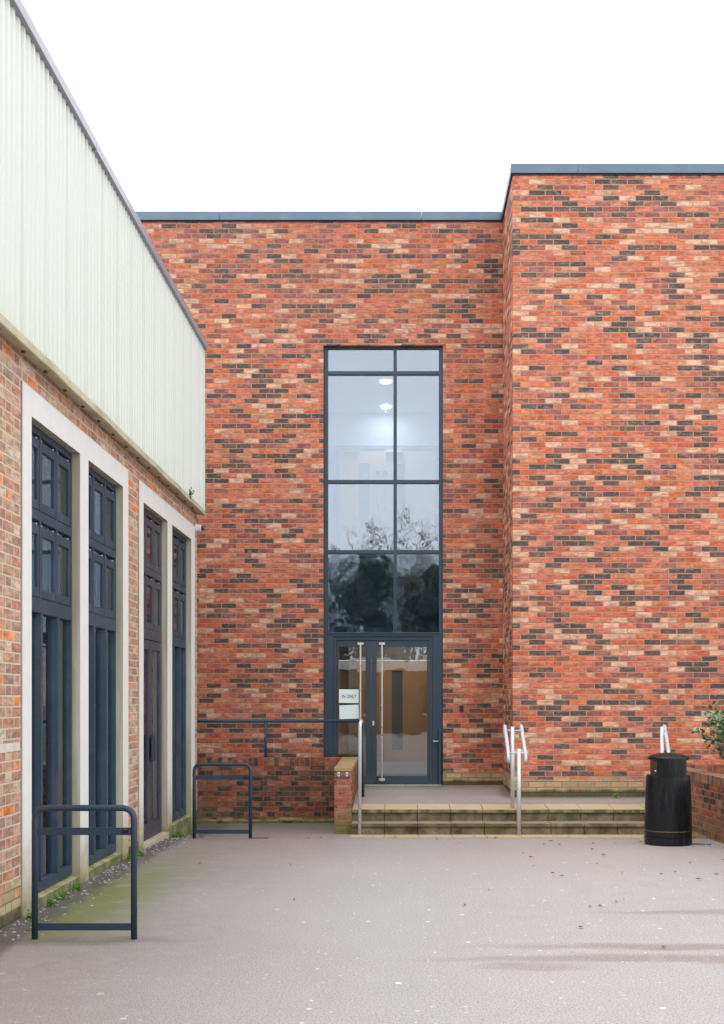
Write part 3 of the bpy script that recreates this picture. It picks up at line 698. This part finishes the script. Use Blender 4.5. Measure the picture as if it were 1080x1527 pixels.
# glazed doors in the third opening
y0, y1 = G2[2][0]; ym = (y0+y1)/2
for k, (a, b) in enumerate(((y0+.032, ym-.002), (ym+.002, y1-.032))):
    bm = bmesh.new(); x = FX+.004
    lbox(bm, a, a+.07, .035, 2.20, x=x, dep=.045); lbox(bm, b-.07, b, .035, 2.20, x=x, dep=.045)
    lbox(bm, a+.07, b-.07, 2.10, 2.20, x=x, dep=.045); lbox(bm, a+.07, b-.07, .035, .20, x=x, dep=.045)
    d = lp('door', bm, M['purple_timber'], bevel=.003)
    bm = bmesh.new(); lbox(bm, a+.068, b-.068, .198, 2.102, x=x-.02, dep=.006); lp('pane', bm, M['glass_l'], d)
    bm = bmesh.new(); q = b-.055 if k == 0 else a+.02
    box(bm, x+.03, x+.042, q-.03, q+.06, .88, 1.17); box(bm, x, x+.03, q+.01, q+.03, .90, .93); box(bm, x, x+.03, q+.01, q+.03, 1.12, 1.15)
    lp('handle_plate', bm, M['blue'], d, bevel=.002)
bm = bmesh.new(); box(bm, XL-.2, XL+.03, y0, y1, -.3, .030); lp('threshold', bm, M['beige'])
# painted band on the near brick pier
bm = bmesh.new(); box(bm, XL, XL+.002, 7.0, G1[0]-.02, PZ(1122,7.78), PZ(1109,7.78)); lp('painted_band', bm, simple('old_white_paint', (.60,.57,.52), .8, nscale=14, nvar=.3, dirtc=(.45,.33,.25), dirta=.5))
# cladding: ribbed sheets
XC = -2.596; ZC0, ZC1 = 3.998, PZ(0,1)*0+6.20
bm = bmesh.new(); pitch = .105; y = YS; prof = []
k = 0
while y < YE-.05:
    d = .018 if k % 5 else .030
    prof += [(y, 0), (y+pitch*.30, 0), (y+pitch*.42, -d), (y+pitch*.88, -d)]; y += pitch; k += 1
prof.append((YE-.04, 0))
zs = [4.03, H+2.565/.5415-.085]
rows = [[bm.verts.new((XC+dx, yy, z)) for (yy, dx) in prof] for z in zs]
for i in range(len(prof)-1): bm.faces.new((rows[0][i], rows[0][i+1], rows[1][i+1], rows[1][i]))
box(bm, XC-.06, XC-.04, YS, YE-.04, 4.03, 6.18)
lp('cladding', bm, M['clad'])
bm = bmesh.new(); box(bm, XC-.09, XC+.004, YE-.04, YE+.002, 4.0, 6.185); lp('corner_trim', bm, M['clad'], bevel=.003)
# wobbly bottom flashing with soffit
bm = bmesh.new(); n = 60; r1 = []; 
for i in range(n+1):
    yy = YS+(YE-.0-YS)*i/n; dz = rnd.uniform(-.006,.006) if 0 < i < n else 0; dx = rnd.uniform(-.003,.003)
    r1.append([bm.verts.new(p) for p in ((XC+.006+dx,yy,4.055+dz*.5),(XC+.010+dx,yy,3.995+dz),(XC-.0+dx,yy,3.990+dz),(XL+.003,yy,4.010),(XL+.003,yy,4.05))])
for i in range(n):
    for k in range(4): bm.faces.new((r1[i][k], r1[i][k+1], r1[i+1][k+1], r1[i+1][k]))
lp('soffit_flashing', bm, M['beige'])
bm = bmesh.new()
for i in range(46):
    yy = YS+ i*.5; box(bm, XC-.07, XC-.045, yy, yy+.02, 3.985, 4.0)
lp('soffit_bracket', bm, M['twig'])
# parapet flashing in lengths
cuts = [YS, -2, 2, 6.2, PX(598,1)*0 + F*2.57/(598-143.5), 13.2, YE+.01]
zt = H + 2.565/.5415
for i, (a, b) in enumerate(zip(cuts, cuts[1:])):
    bm = bmesh.new(); box(bm, XC-.35, XC+.031, a, b-.006, zt-.088, zt); dz = -.006 if i == 4 else 0
    bmesh.ops.translate(bm, verts=bm.verts, vec=(0,0,dz)); lp('parapet_flashing', bm, M['lav'], bevel=.003)
bm = bmesh.new(); box(bm, -12, XC-.36, YS, YE, 5.95, 6.05); lp('roof', bm, M['int_dark'])
# hall interior
bm = bmesh.new(); box(bm, -9.2, -9.0, YS, YE-.28, -.2, .3); box(bm, -9.2, -9.0, YS, YE-.28, 3.9, 4.4)
for yy in range(-8, 15, 3): box(bm, -9.2, -9.0, yy, yy+.4, .3, 3.9)  # unseen far side given wide openings to bring light into the hall
box(bm, -9.0, XL-.281, YS, YS+.2, -.2, 4.4); box(bm, -9.0, XL-.281, YE-.30, YE-.283, -.2, 4.4); lp('hall_wall', bm, M['int_left'])
bm = bmesh.new(); box(bm, -9.0, XL-.281, YS, YE-.281, -.4, .03); lp('hall_floor', bm, M['wood'])
bm = bmesh.new(); box(bm, -9.0, XL-.281, YS, YE-.281, 4.2, 4.4); lp('hall_ceiling', bm, M['int_left'])
for yy in (9.2, 10.8, 12.6, 14.2):
    bm = bmesh.new(); box(bm, -3.42, -3.30, yy, yy+.12, .031, 4.19); lp('hall_column', bm, M['white_plastic'])
for yy, xx in ((9.55,-2.98), (10.1,-3.0), (11.75,-3.0), (14.15,-3.0)):
    bm = bmesh.new(); box(bm, xx-.035, xx, yy, yy+.05, .031, 4.19); lp('inner_post', bm, M['white_plastic'])
bm = bmesh.new(); tube(bm, [(-3.22,YS,1.12),(-3.22,YE-.3,1.12)], .02, 8); lp('hall_rail', bm, M['blue'])
# dome camera at the corner
cam = thing('security_camera', 'white cylindrical security camera with black dome at the corner above the last window', 'security camera', loc=(XL, 14.985, PZ(787.5,14.985)))
def rotx(bm, prof, n=24):
    lathe(bm, prof, n); bmesh.ops.rotate(bm, verts=bm.verts, cent=(0,0,0), matrix=Matrix.Rotation(R(90),3,'Y'))
bm = bmesh.new(); rotx(bm, [(.052,.0),(.052,.012),(.047,.014),(.047,.072),(.044,.078)]); obj('housing', bm, M['white_plastic'], cam, smooth=False, bevel=.002)
bm = bmesh.new(); rotx(bm, [(.034,.078),(.034,.085),(.031,.10),(.022,.113),(.008,.119)]); obj('dome', bm, M['black_plastic'], cam, smooth=True)

# ------------------------------------------------------------------ retaining wall + pier wall
RW = thing('retaining_wall', 'low dark mossy brick retaining wall turning forward beside the steps', 'wall', loc=(-2,16.6,-.24))
def rp(name, bm, m, parent=None, **k):
    bmesh.ops.translate(bm, verts=bm.verts, vec=(2,-16.6,.24)); return obj(name, bm, m, RW, **k)
zc = H-.845; X0, X1 = -.858, -.632
bm = bmesh.new(); box(bm, -9, X0, 16.6, 16.825, -.5, zc-.105); rp('wall', bm, M['brick_w'])
bm = bmesh.new(); box(bm, -9, X0, 16.598, 16.827, zc-.102, zc+.012); rp('coping', bm, M['cope_x'])
bm = bmesh.new(); box(bm, X0, X1, 14.70, 16.827, -.5, zc-.069)
me_ = rp('wall', bm, [M['brick_pier'], M['brick_wy']])
for p in me_.data.polygons: p.material_index = 1 if abs(p.normal.x) > .5 else 0
bm = bmesh.new(); vs = box(bm, X0-.002, X1+.002, 14.697, 16.829, zc-.066, zc-.013)
for v in (vs[6], vs[7]): v.co.z = zc+.014
rp('coping', bm, simple('mossy_coping_brick', (.34,.24,.12), .9, nscale=5, nvar=.35, dirtc=(.16,.15,.05), dirta=.7), bevel=.006)
for px in (505.3, 517.7):
    bm = bmesh.new(); y = 14.697; box(bm, PX(px-1.6,y), PX(px+1.6,y), y-.006, y, PZ(1157.5,y), PZ(1151.5,y)); box(bm, PX(px-.6,y), PX(px+.6,y), y-.009, y-.006, PZ(1156,y), PZ(1153,y))
    fp = rp('fixing_plate', bm, [M['white_plastic'], M['black_plastic']])
    for k_, p_ in enumerate(fp.data.polygons): p_.material_index = 1 if k_ > 5 else 0

# guard rail (blue) with galvanised front upright
GR = thing('guard_rail', 'dark blue guard rail above the brick retaining wall with a galvanised front post', 'railing', loc=(-.6,16.7,.3))
def gp(name, bm, m, **k):
    bmesh.ops.translate(bm, verts=bm.verts, vec=(.6,-16.7,-.3)); return obj(name, bm, m, GR, **k)
yr = 15.55; zr = PZ(1075.3, yr); xr = PX(538.5, 14.62); zrf = zr
yr = 16.71
zr = PZ(1075.3, yr); xe = PX(539.5, yr)
bm = bmesh.new(); tube(bm, [(-5.5,yr,zr), (xe-.02,yr,zr)], .022, 12); gp('rail', bm, M['blue'], smooth=True)
bm = bmesh.new(); yg = 14.56; zg = PZ(1078, yg); xg = PX(539.3, yg)
tube(bm, [(xe,yr,zr)] + bend((xe,yr,zr), (xe+.0,yr-.1,zr), (xg,yg,zg), .04) + [(xg,yg,zg)], .022, 12); gp('rail', bm, M['blue'], smooth=True)
for px in (396.5,):
    bm = bmesh.new(); x = PX(px, yr); tube(bm, [(x,yr,.55),(x,yr,zr-.01)], .021, 12); gp('post', bm, M['blue'], smooth=True)
for x in (-3.6, -5.0):
    bm = bmesh.new(); tube(bm, [(x,yr,.55),(x,yr,zr-.01)], .021, 12); gp('post', bm, M['blue'], smooth=True)
bm = bmesh.new(); yb = 15.6; x = PX(541.2, yb); tube(bm, [(x,yb,.22),(x,yb,PZ(1077,yb))], .022, 12); gp('post', bm, M['blue'], smooth=True)
bm = bmesh.new(); xb = PX(536.0, 14.36); tube(bm, [(PX(536.5,14.38),14.38,gz(14.38)), (PX(537.0,14.4),14.40,PZ(1084,14.4)), (PX(537.4,14.4),14.41,PZ(1079.5,14.4)), (PX(538.2,14.45),14.45,PZ(1076.3,14.45)), (xg,yg,PZ(1075.5,yg))], .0225, 14)
o = gp('post', bm, M['galv'], smooth=True); o['label'] = 'galvanised front post of the guard rail'

# ------------------------------------------------------------------ galvanised handrails on the steps
def handrail(xc, label, twin=True):
    """posts: rear on the top flag, front at the foot; sloping grab rails each side"""
    T = thing('handrail', label, 'handrail', 'galvanised step handrails', loc=(xc,14.5,-.15))
    def hp(name, bm, m=M['galv'], **k):
        bmesh.ops.translate(bm, verts=bm.verts, vec=(-xc,-14.5,.15)); return obj(name, bm, m, T, **k)
    yb, yf = 14.80, 14.38
    xb = xc-.020; xf = xc+.020
    zf = PZ(1116.5 if twin else 1145, yf); zbk = PZ(1083.5, yb)
    bm = bmesh.new(); tube(bm, [(xb,yb,.135),(xb,yb,zbk)], .026, 14); hp('post', bm, smooth=True)
    bm = bmesh.new(); tube(bm, [(xf,yf,gz(yf)),(xf,yf,zf)], .026, 14); hp('post', bm, smooth=True)
    for side in ((-1, 1) if twin else (1,)):
        x = xc + side*(.108 if twin else .04)
        ztop = PZ(1081, 14.85); zlow = PZ(1124, 14.4)
        pts = [(x,14.97,ztop-.17)] + bend((x,14.97,ztop-.17), (x,14.95,ztop), (x,14.8,ztop-.10), .05)
        x2 = x if twin else x-.06; mid = (x2, 14.43, zlow)
        pts += bend((x,14.8,ztop-.10), mid, (x2,14.41,zlow-.10), .05) + [(x2,14.405,zlow-.11)]
        bm = bmesh.new(); tube(bm, pts, .024, 14); hp('grab_rail', bm, smooth=True)
    bm = bmesh.new(); x0 = xc-(.108 if twin else .02); x1 = xc+(.108 if twin else .04)
    tube(bm, [(x0,yb,zbk-.05),(x1,yb,zbk-.05)], .008, 8); tube(bm, [(x0,yf,zf-.055),(x1,yf,zf-.055)], .008, 8); hp('bracket', bm, smooth=True)
    return T
handrail(PX(769, 14.6), 'galvanised double handrail rising in the middle of the stone steps')
h2 = handrail(PX(995, 14.6), 'galvanised handrail on the steps half hidden behind the black bin', twin=False)

# ------------------------------------------------------------------ planter right
PL = thing('planter', 'low mossy brick planter wall right of the black bin', 'planter', loc=(3.5,13,-.1))
def pp_(name, bm, m, par=None, **k):
    bmesh.ops.translate(bm, verts=bm.verts, vec=(-3.5,-13,.1)); return obj(name, bm, m, par or PL, **k)
def skewbox(bm, ya, yb, xoa, xob, th, z0, z1):
    vs = box(bm, 0, th, ya, yb, z0, z1)
    for v in vs: v.co.x += xoa if abs(v.co.y-ya) < 1e-5 else xob
zp = H-.84; f_ = lambda y: 3.436 + (13.82-y)*(3.50-3.436)/(13.82-12.35)
bm = bmesh.new(); skewbox(bm, 6.8, 15.10, f_(6.8), f_(15.1), .225, -.6, zp-.105); pp_('wall', bm, M['brick_wy'])
bm = bmesh.new(); skewbox(bm, 6.8, 15.10, f_(6.8)-.002, f_(15.1)-.002, .229, zp-.102, zp); pp_('coping', bm, M['cope_y'])
bm = bmesh.new(); box(bm, f_(15)+.24, 9, 14.9, 15.12, -.6, zp+.0); pp_('wall', bm, M['cope_x'])
bm = bmesh.new(); box(bm, f_(6.8)+.235, 9, 6.8, 7.02, -.6, zp-.01); pp_('wall', bm, M['brick_w'])
bm = bmesh.new(); box(bm, f_(6.8)+.23, 9, 7.03, 14.89, -.5, zp-.10); pp_('soil', bm, M['soil'])

# shrubs: stems + many small leaves
def shrub(name, cx, cy, cz, w, h, nst, nlf, label, cat, ls=.035, mats=('leaf','twig'), seed=1, lean=0, group=None):
    r = random.Random(seed); T = thing(name, label, cat, group, loc=(cx,cy,cz))
    bs = bmesh.new(); bl = bmesh.new()
    for i in range(nst):
        a = r.uniform(0, 6.283); sp = r.uniform(.15, 1)*w; hh = h*r.uniform(.55, 1)*(1-.35*sp/w)
        tip = Vector((math.cos(a)*sp+lean*hh, math.sin(a)*sp, hh))
        mid = Vector((tip.x*.35, tip.y*.35, hh*.55)); pts = [Vector((0,0,-.02)), mid*.6, mid, tip]
        tube(bs, pts, .008*h, 5, False, .0015)
        for k in range(nlf):
            t = r.uniform(.3, 1.02); p = pts[0].lerp(mid, t/.55) if t < .55 else mid.lerp(tip, (t-.55)/.45)
            p = p + Vector([r.gauss(0, .045*w+.01) for _ in range(3)])
            d = Vector((r.gauss(0,1), r.gauss(0,1), r.gauss(.4,.7))).normalized(); s = ls*r.uniform(.6,1.3)
            b = d.cross(Vector((r.gauss(0,1), r.gauss(0,1), r.gauss(0,1)))).normalized()*s*.30; nrm = d.cross(b).normalized()
            q = [bl.verts.new(x) for x in (p, p+d*s*.45+b+nrm*s*.06, p+d*s, p+d*s*.45-b+nrm*s*.06)]
            bl.faces.new((q[0], q[1], q[2], q[3]))
    obj('stem', bs, M[mats[1]], T); obj('foliage', bl, M[mats[0]], T)
    return T
shrub('shrub', 4.10, 13.3, zp-.10, .64, 1.18, 95, 50, 'leafy green shrub growing in the brick planter at the right edge', 'shrub', ls=.075, seed=3)

# ------------------------------------------------------------------ litter bin
bx, by = PX(996.5, 12.35), 12.35
BN = thing('litter_bin', 'black plastic litter bin with domed lid and gold band', 'litter bin', loc=(bx, by, gz(by)))
bm = bmesh.new(); lathe(bm, [(.240,.15),(.252,.155),(.250,.30),(.241,.60),(.233,.742),(.228,.750),(.10,.751)], 48); 
def binm():
    t = NT('black_bin_plastic'); P = t.objco(); X, Y, Z = t.sep(P)
    n = t.noise(t.comb(t.math('MULTIPLY', X, 28), t.math('MULTIPLY', Y, 28), t.math('MULTIPLY', Z, 3.5)), 1.0, 5, .7)
    c = t.mix(t.smooth(n, .5, .72), (.006,.007,.009), (.016,.020,.026))
    t.bsdf(c, t.math('MULTIPLY_ADD', n, .35, .14), bump=n, bstr=.15, bdist=.003, spec=.28); return t.m
M['bin'] = binm()
obj('body', bm, M['bin'], BN, split=True)
bm = bmesh.new(); ring = []
for k in range(48):
    a = 2*math.pi*k/48; ring.append((max(-.158, min(.158, .2345*math.cos(a))), .2345*math.sin(a)))
a = [bm.verts.new((x,y,.735)) for x,y in ring]; b = [bm.verts.new((x,y*.99,.93)) for x,y in ring]
for k in range(48): bm.faces.new((a[k], a[(k+1)%48], b[(k+1)%48], b[k]))
bm.faces.new(a[::-1]); bm.faces.new(b); obj('neck', bm, M['bin'], BN, split=True)
bm = bmesh.new(); lathe(bm, [(.19,.905),(.216,.918),(.222,.932),(.216,.945),(.18,.965),(.12,.982),(.05,.990),(.01,.991)], 48); obj('lid', bm, M['bin'], BN, smooth=True)
bm = bmesh.new(); lathe(bm, [(.244,0),(.254,.004),(.254,.090),(.246,.094),(.246,.10),(.252,.104),(.252,.148),(.24,.15)], 48); o = obj('base', bm, M['bin'], BN, split=True)
bm = bmesh.new(); lathe(bm, [(.2535,.150),(.2545,.1505),(.2545,.158),(.2535,.159)], 48); obj('gold_band', bm, simple('gold_band', (.17,.125,.06), .35, .7), BN)
bm = bmesh.new(); bmesh.ops.create_uvsphere(bm, u_segments=10, v_segments=6, radius=.008, matrix=Matrix.Translation((-.166,-.13,.80))); obj('lock', bm, M['white_plastic'], BN)

# ------------------------------------------------------------------ cycle stands
def cycle_stand(label, cx, cy):
    T = thing('cycle_stand', label, 'cycle stand', 'slate-blue cycle stands', loc=(cx, cy, gz(cy)))
    hw, ht = .3205, .847; bm = bmesh.new()
    pts = [(-hw,0,-.02)] + bend((-hw,0,0), (-hw,0,ht), (0,0,ht), .085, 8) + bend((0,0,ht), (hw,0,ht), (hw,0,0), .085, 8) + [(hw,0,-.02)]
    tube(bm, pts, .0205, 16); obj('frame', bm, M['blue'], T, smooth=True)
    for z0, z1 in ((.672,.720), (.056,.102)):
        bm = bmesh.new(); box(bm, -hw+.012, hw-.012, -.006, .006, z0, z1); obj('cross_bar', bm, M['blue'], T, bevel=.002)
    bm = bmesh.new(); bmesh.ops.create_cone(bm, cap_ends=True, segments=20, radius1=.019, radius2=.014, depth=.02, matrix=Matrix.Translation((hw-.055,-.016,.697)) @ Matrix.Rotation(R(90),4,'X')); obj('locking_stud', bm, M['black_plastic'], T)
    return T
cycle_stand('slate-blue tubular cycle stand nearest the camera, on mossy ground', (PX(52.2,7.37)+PX(200,7.37))/2, 7.37)
cycle_stand('slate-blue tubular cycle stand farther away, in front of the retaining wall', (PX(290.5,13.0)+PX(373,13.0))/2, 13.0)

# ------------------------------------------------------------------ drain, stick, litter, weeds
yd = 13.6; DG = thing('drain_grate', 'small rusty drain grate in the ground beyond the far cycle stand', 'drain', loc=(PX(387,yd), yd, gz(yd)))
bm = bmesh.new()
for i in range(7): box(bm, -.09+i*.027, -.09+i*.027+.014, -.09, .09, -.01, .008)
box(bm, -.10,.10,-.10,-.09,-.01,.01); box(bm,-.10,.10,.09,.10,-.01,.01)
obj('grate', bm, simple('rusty_iron', (.06,.035,.025), .8, nvar=.4), DG)
DG.rotation_euler = (R(-6.5), 0, 0)
ysk = 12.25
bm = bmesh.new(); tube(bm, [(PX(1024,ysk),ysk,gz(ysk)+.012),(PX(1040,ysk-.03),ysk-.03,gz(ysk)+.015),(PX(1052,ysk-.02),ysk-.02,gz(ysk)+.012)], .009, 7, True, .006)
tag(obj('stick', bm, M['twig']), 'dark brown stick lying on the ground beside the bin', 'stick')
bm = bmesh.new(); tube(bm, [(PX(1053,ysk),ysk-.02,gz(ysk)+.014),(PX(1060,ysk),ysk-.015,gz(ysk)+.012)], .011, 8)
tag(obj('litter_scrap', bm, M['bluecap']), 'bright blue plastic scrap at the end of the stick', 'litter')
bm = bmesh.new(); r = random.Random(5)
for i in range(85):
    if i < 45: x, y = r.uniform(1.2, 3.5), r.uniform(8.5, 13.9)
    elif i < 62: x, y = r.uniform(-2.5, 2.5), r.uniform(7, 13)
    else: x, y = r.uniform(-.6, 3.3), r.choice([14.38, 14.0, 14.67, 12.9])
    x = min(x, f_(y)-.05)
    z = gz(y)+.008 if y < 14.5 else -.003
    s = r.uniform(.010, .032); a = r.uniform(0, 3.14); c_, s_ = math.cos(a), math.sin(a); w = s*r.uniform(.3,.7)
    q = [bm.verts.new((x+u*c_-v*s_, y+u*s_+v*c_, z+dz)) for u, v, dz in ((-s,0,.003),(-.2*s,w,.012),(s,0,.003),(.1*s,-w,.006))]
    bm.faces.new(q)
tag(obj('leaf_litter', bm, M['deadleaf']), 'scattered brown dead leaves lying on the asphalt yard', 'dead leaves', kind='stuff')
bm = bmesh.new()
for i in range(420):
    y = r.uniform(6.6, 14.8)**1.0; x = XL+.02+abs(r.gauss(0,.14)); 
    if x < XL+.03: x = XL+.03
    s = r.uniform(.004, .011)
    bmesh.ops.create_icosphere(bm, subdivisions=1, radius=s, matrix=Matrix.Translation((x,y,gz(y)+s*.3)) @ Matrix.Diagonal((1.3,1,.6,1)))
tag(obj('grit', bm, M['pebble']), 'loose pale grit gathered along the foot of the side building', 'grit', kind='stuff')
for i, (y, dx, s, lab) in enumerate([(9.25, .05, 1.0, 'bright green weed at the foot of the first window mullion'), (8.55, .05, .7, 'small green weed under the sill of the nearest window'),
        (8.85,.04,.6,'low green weed tuft between the nearest sill and mullion'), (10.95, .06, .9, 'green weed clump at the foot of the pier before the doors'), (11.3, .08, .7, 'small weed in front of the brick pier beside the doors'),
        (13.45, .07, 1.35, 'leafy weed growing at the base of the concrete upright past the doors'), (13.25,.03,.7,'small weed at the far end of the door threshold'), (8.02, .06, .5, 'tiny weed at the near foot of the concrete surround')]):
    shrub('weed', XL+.03+dx, y, gz(y),   .06*s, .075*s, 16, 6, lab, 'weed', ls=.022, mats=('weed','weed'), seed=40+i, group='weeds along the side building')
shrub('weed', -2.6, 16.56, gz(16.56), .03, .06, 10, 6, 'single weed at the foot of the retaining wall', 'weed', ls=.03, mats=('weed','weed'), seed=60, group='weeds along the side building')
shrub('weed', PX(920,15.55), 15.53, .225, .05, .05, 10, 6, 'tiny weed at the foot of the projecting brick wall', 'weed', ls=.03, mats=('weed','weed'), seed=61)
# tuft growing out of the cladding flashing
shrub('weed', XC+.01, 14.0, 4.03, .03, .12, 7, 6, 'tuft of grass growing from the cladding flashing near the corner', 'weed', ls=.04, mats=('weed','weed'), seed=62)

# ------------------------------------------------------------------ trees behind the camera (seen in the glass)
def bare_tree(seed, ht):
    r = random.Random(seed); bm = bmesh.new(); bt = bmesh.new()
    def grow(p, d, l, rad, dep):
        n = 3; pts = [p]
        for i in range(n):
            d = (d + Vector((r.gauss(0,.13), r.gauss(0,.13), r.gauss(.05,.08)))).normalized(); p = p + d*l/n; pts.append(p)
        tube(bt if dep == 0 else bm, pts, rad, 6 if dep < 2 else 3, False, rad*.62)
        if dep >= 6: return
        for k in range(3 if dep < 3 else 4):
            q = pts[r.choice([1,2,3])] if k else pts[-1]
            ax = d.cross(Vector((r.gauss(0,1), r.gauss(0,1), r.gauss(0,1)))).normalized()
            nd = (Matrix.Rotation(R(r.uniform(18, 48)), 3, ax) @ d); nd.z += .15; nd.normalize()
            grow(q, nd, l*r.uniform(.62,.82), rad*.58, dep+1)
    grow(Vector((0,0,-.1)), Vector((0,0,1)), ht*.27, ht*.018, 0)
    return bt, bm
lab = [('bare winter tree mirrored in the tall window, left of its mullion', -3.6, -28, 11.5), ('bare winter tree mirrored in the middle of the tall window', -.8, -30, 13.5),
       ('bare winter tree mirrored in the right side of the tall window', 1.8, -29, 14), ('bare winter tree mirrored at the right frame of the tall window', 4.6, -31, 12)]
for i, (lb, x, y, ht) in enumerate(lab):
    bt, bc = bare_tree(20+i, ht); T = thing('bare_tree', lb, 'tree', 'bare trees behind the viewpoint', loc=(x,y,0))
    obj('trunk', bt, M['bark'], T); obj('crown', bc, M['bark'], T)
def evergreen(x, y, w, h, seed, lb):
    r = random.Random(seed); T = thing('evergreen_tree', lb, 'tree', 'evergreens behind the viewpoint', loc=(x,y,0)); bl = bmesh.new(); bs = bmesh.new()
    tube(bs, [(0,0,-.1),(0,0,h*.7)], .15, 8, True, .05)
    for c in range(120):
        z = h*r.uniform(.05, 1)**.8; rr = w*math.sqrt(max(.02, 1-(z/h)**2.2))*r.uniform(.2,1); a = r.uniform(0,6.28)
        cx, cy = rr*math.cos(a), rr*math.sin(a); s0 = r.uniform(.4,.9)
        for k in range(110):
            d = Vector([r.gauss(0,1) for _ in range(3)]).normalized()*s0*r.uniform(.6,1); p = Vector((cx,cy,z))+d
            if p.z < 0: continue
            b = Vector([r.gauss(0,1) for _ in range(3)]).normalized()*.10; e = d.normalized().cross(b).normalized()*.12
            bl.faces.new([bl.verts.new(v) for v in (p-b, p+e, p+b*1.2)])
    obj('trunk', bs, M['bark'], T); obj('crown', bl, M['evergreen'], T)
evergreen(-4.3, -26.5, 2.6, 8.2, 1, 'dark evergreen mirrored low at the left of the tall window')
evergreen(-1.6, -25, 2.6, 8.9, 2, 'dark evergreen mirrored low in the middle of the tall window')
evergreen(2.2, -26, 2.7, 8.4, 3, 'dark evergreen mirrored low at the right of the tall window')
evergreen(6.4, -25, 2.8, 8.6, 4, 'dark evergreen beyond the right frame of the tall window')
evergreen(-9.6, -26, 2.8, 8.4, 5, 'dark evergreen beyond the left frame of the tall window')

SB = thing('reflection_building', 'unseen low brown building with pale roof edge, added for its reflection in the entrance door glass', 'building', loc=(0,-20,0))  # made up to give the door glass a pale band to reflect
bm = bmesh.new(); box(bm, -9, 9, -4, 0, -.1, 3.0); obj('wall', bm, simple('reflection_brown_render', (.16,.11,.075), .9), SB)  # wall of the added reflection building
bm = bmesh.new(); box(bm, -9.3, 9.3, -4.3, .3, 3.0, 3.5); obj('reflection_roof_edge', bm, M['white_plastic'], SB)
for k in range(4):
    x = -7+k*4; bm = bmesh.new(); box(bm, x, x+1.8, 0, .03, .9, 2.2); wq = obj('window', bm, M['dark_void'], SB)  # windows of the added reflection building
    bm = bmesh.new(); box(bm, x-.06, x+1.86, .03, .06, .82, .9); obj('sill', bm, M['white_plastic'], wq)

# ------------------------------------------------------------------ light, sky, camera
EL, AZ = 52, 205      # high soft sun from behind-left
w = bpy.data.worlds.new('World'); scn.world = w; w.use_nodes = True; nt = w.node_tree; nt.nodes.clear()
out = nt.nodes.new('ShaderNodeOutputWorld'); bg = nt.nodes.new('ShaderNodeBackground'); sky = nt.nodes.new('ShaderNodeTexSky')
sky.sky_type = 'NISHITA'; sky.sun_disc = False; sky.sun_elevation = R(EL); sky.sun_rotation = R(AZ); sky.air_density = 1.0; sky.dust_density = 5
tc = nt.nodes.new('ShaderNodeTexCoord'); nz = nt.nodes.new('ShaderNodeTexNoise'); nz.inputs['Scale'].default_value = 1.6; nz.inputs['Detail'].default_value = 4
rp_ = nt.nodes.new('ShaderNodeValToRGB'); rp_.color_ramp.elements[0].color = (11.0,11.3,11.7,1); rp_.color_ramp.elements[1].color = (12.6,12.8,13.0,1)
mx = nt.nodes.new('ShaderNodeMix'); mx.data_type = 'RGBA'; mx.inputs[0].default_value = .93
nt.links.new(tc.outputs['Generated'], nz.inputs['Vector']); nt.links.new(nz.outputs['Fac'], rp_.inputs[0])
nt.links.new(sky.outputs[0], mx.inputs[6]); nt.links.new(rp_.outputs[0], mx.inputs[7]); nt.links.new(mx.outputs[2], bg.inputs[0])
bg.inputs[1].default_value = .10; nt.links.new(bg.outputs[0], out.inputs[0])
s = bpy.data.lights.new('sun', 'SUN'); s.energy = .6; s.angle = R(40); s.color = (1,.97,.93)
so = bpy.data.objects.new('sun', s); COL.objects.link(so)
# light travels from behind the viewer, from the right
dirv = Vector((math.sin(R(AZ))*math.cos(R(EL)), math.cos(R(AZ))*math.cos(R(EL)), math.sin(R(EL))))
so.rotation_euler = dirv.to_track_quat('Z', 'Y').to_euler()
c = bpy.data.cameras.new('camera'); co = bpy.data.objects.new('camera', c); COL.objects.link(co); scn.camera = co
co.location = (0,0,H); co.rotation_euler = (R(90),0,0)
c.sensor_fit = 'VERTICAL'; c.sensor_height = 36; c.sensor_width = 36*1080/1527; c.lens = 36*F/1527
c.shift_y = (1045-763.5)/1527; c.shift_x = -(598-540)/1527
c.clip_end = 1000; c.clip_start = .05
scn.render.resolution_x = 724; scn.render.resolution_y = 1024
scn.view_settings.view_transform = 'Standard'; scn.view_settings.look = 'None'; scn.view_settings.exposure = .93; scn.view_settings.gamma = 1
scn.cycles.transparent_max_bounces = 16; scn.cycles.max_bounces = 8
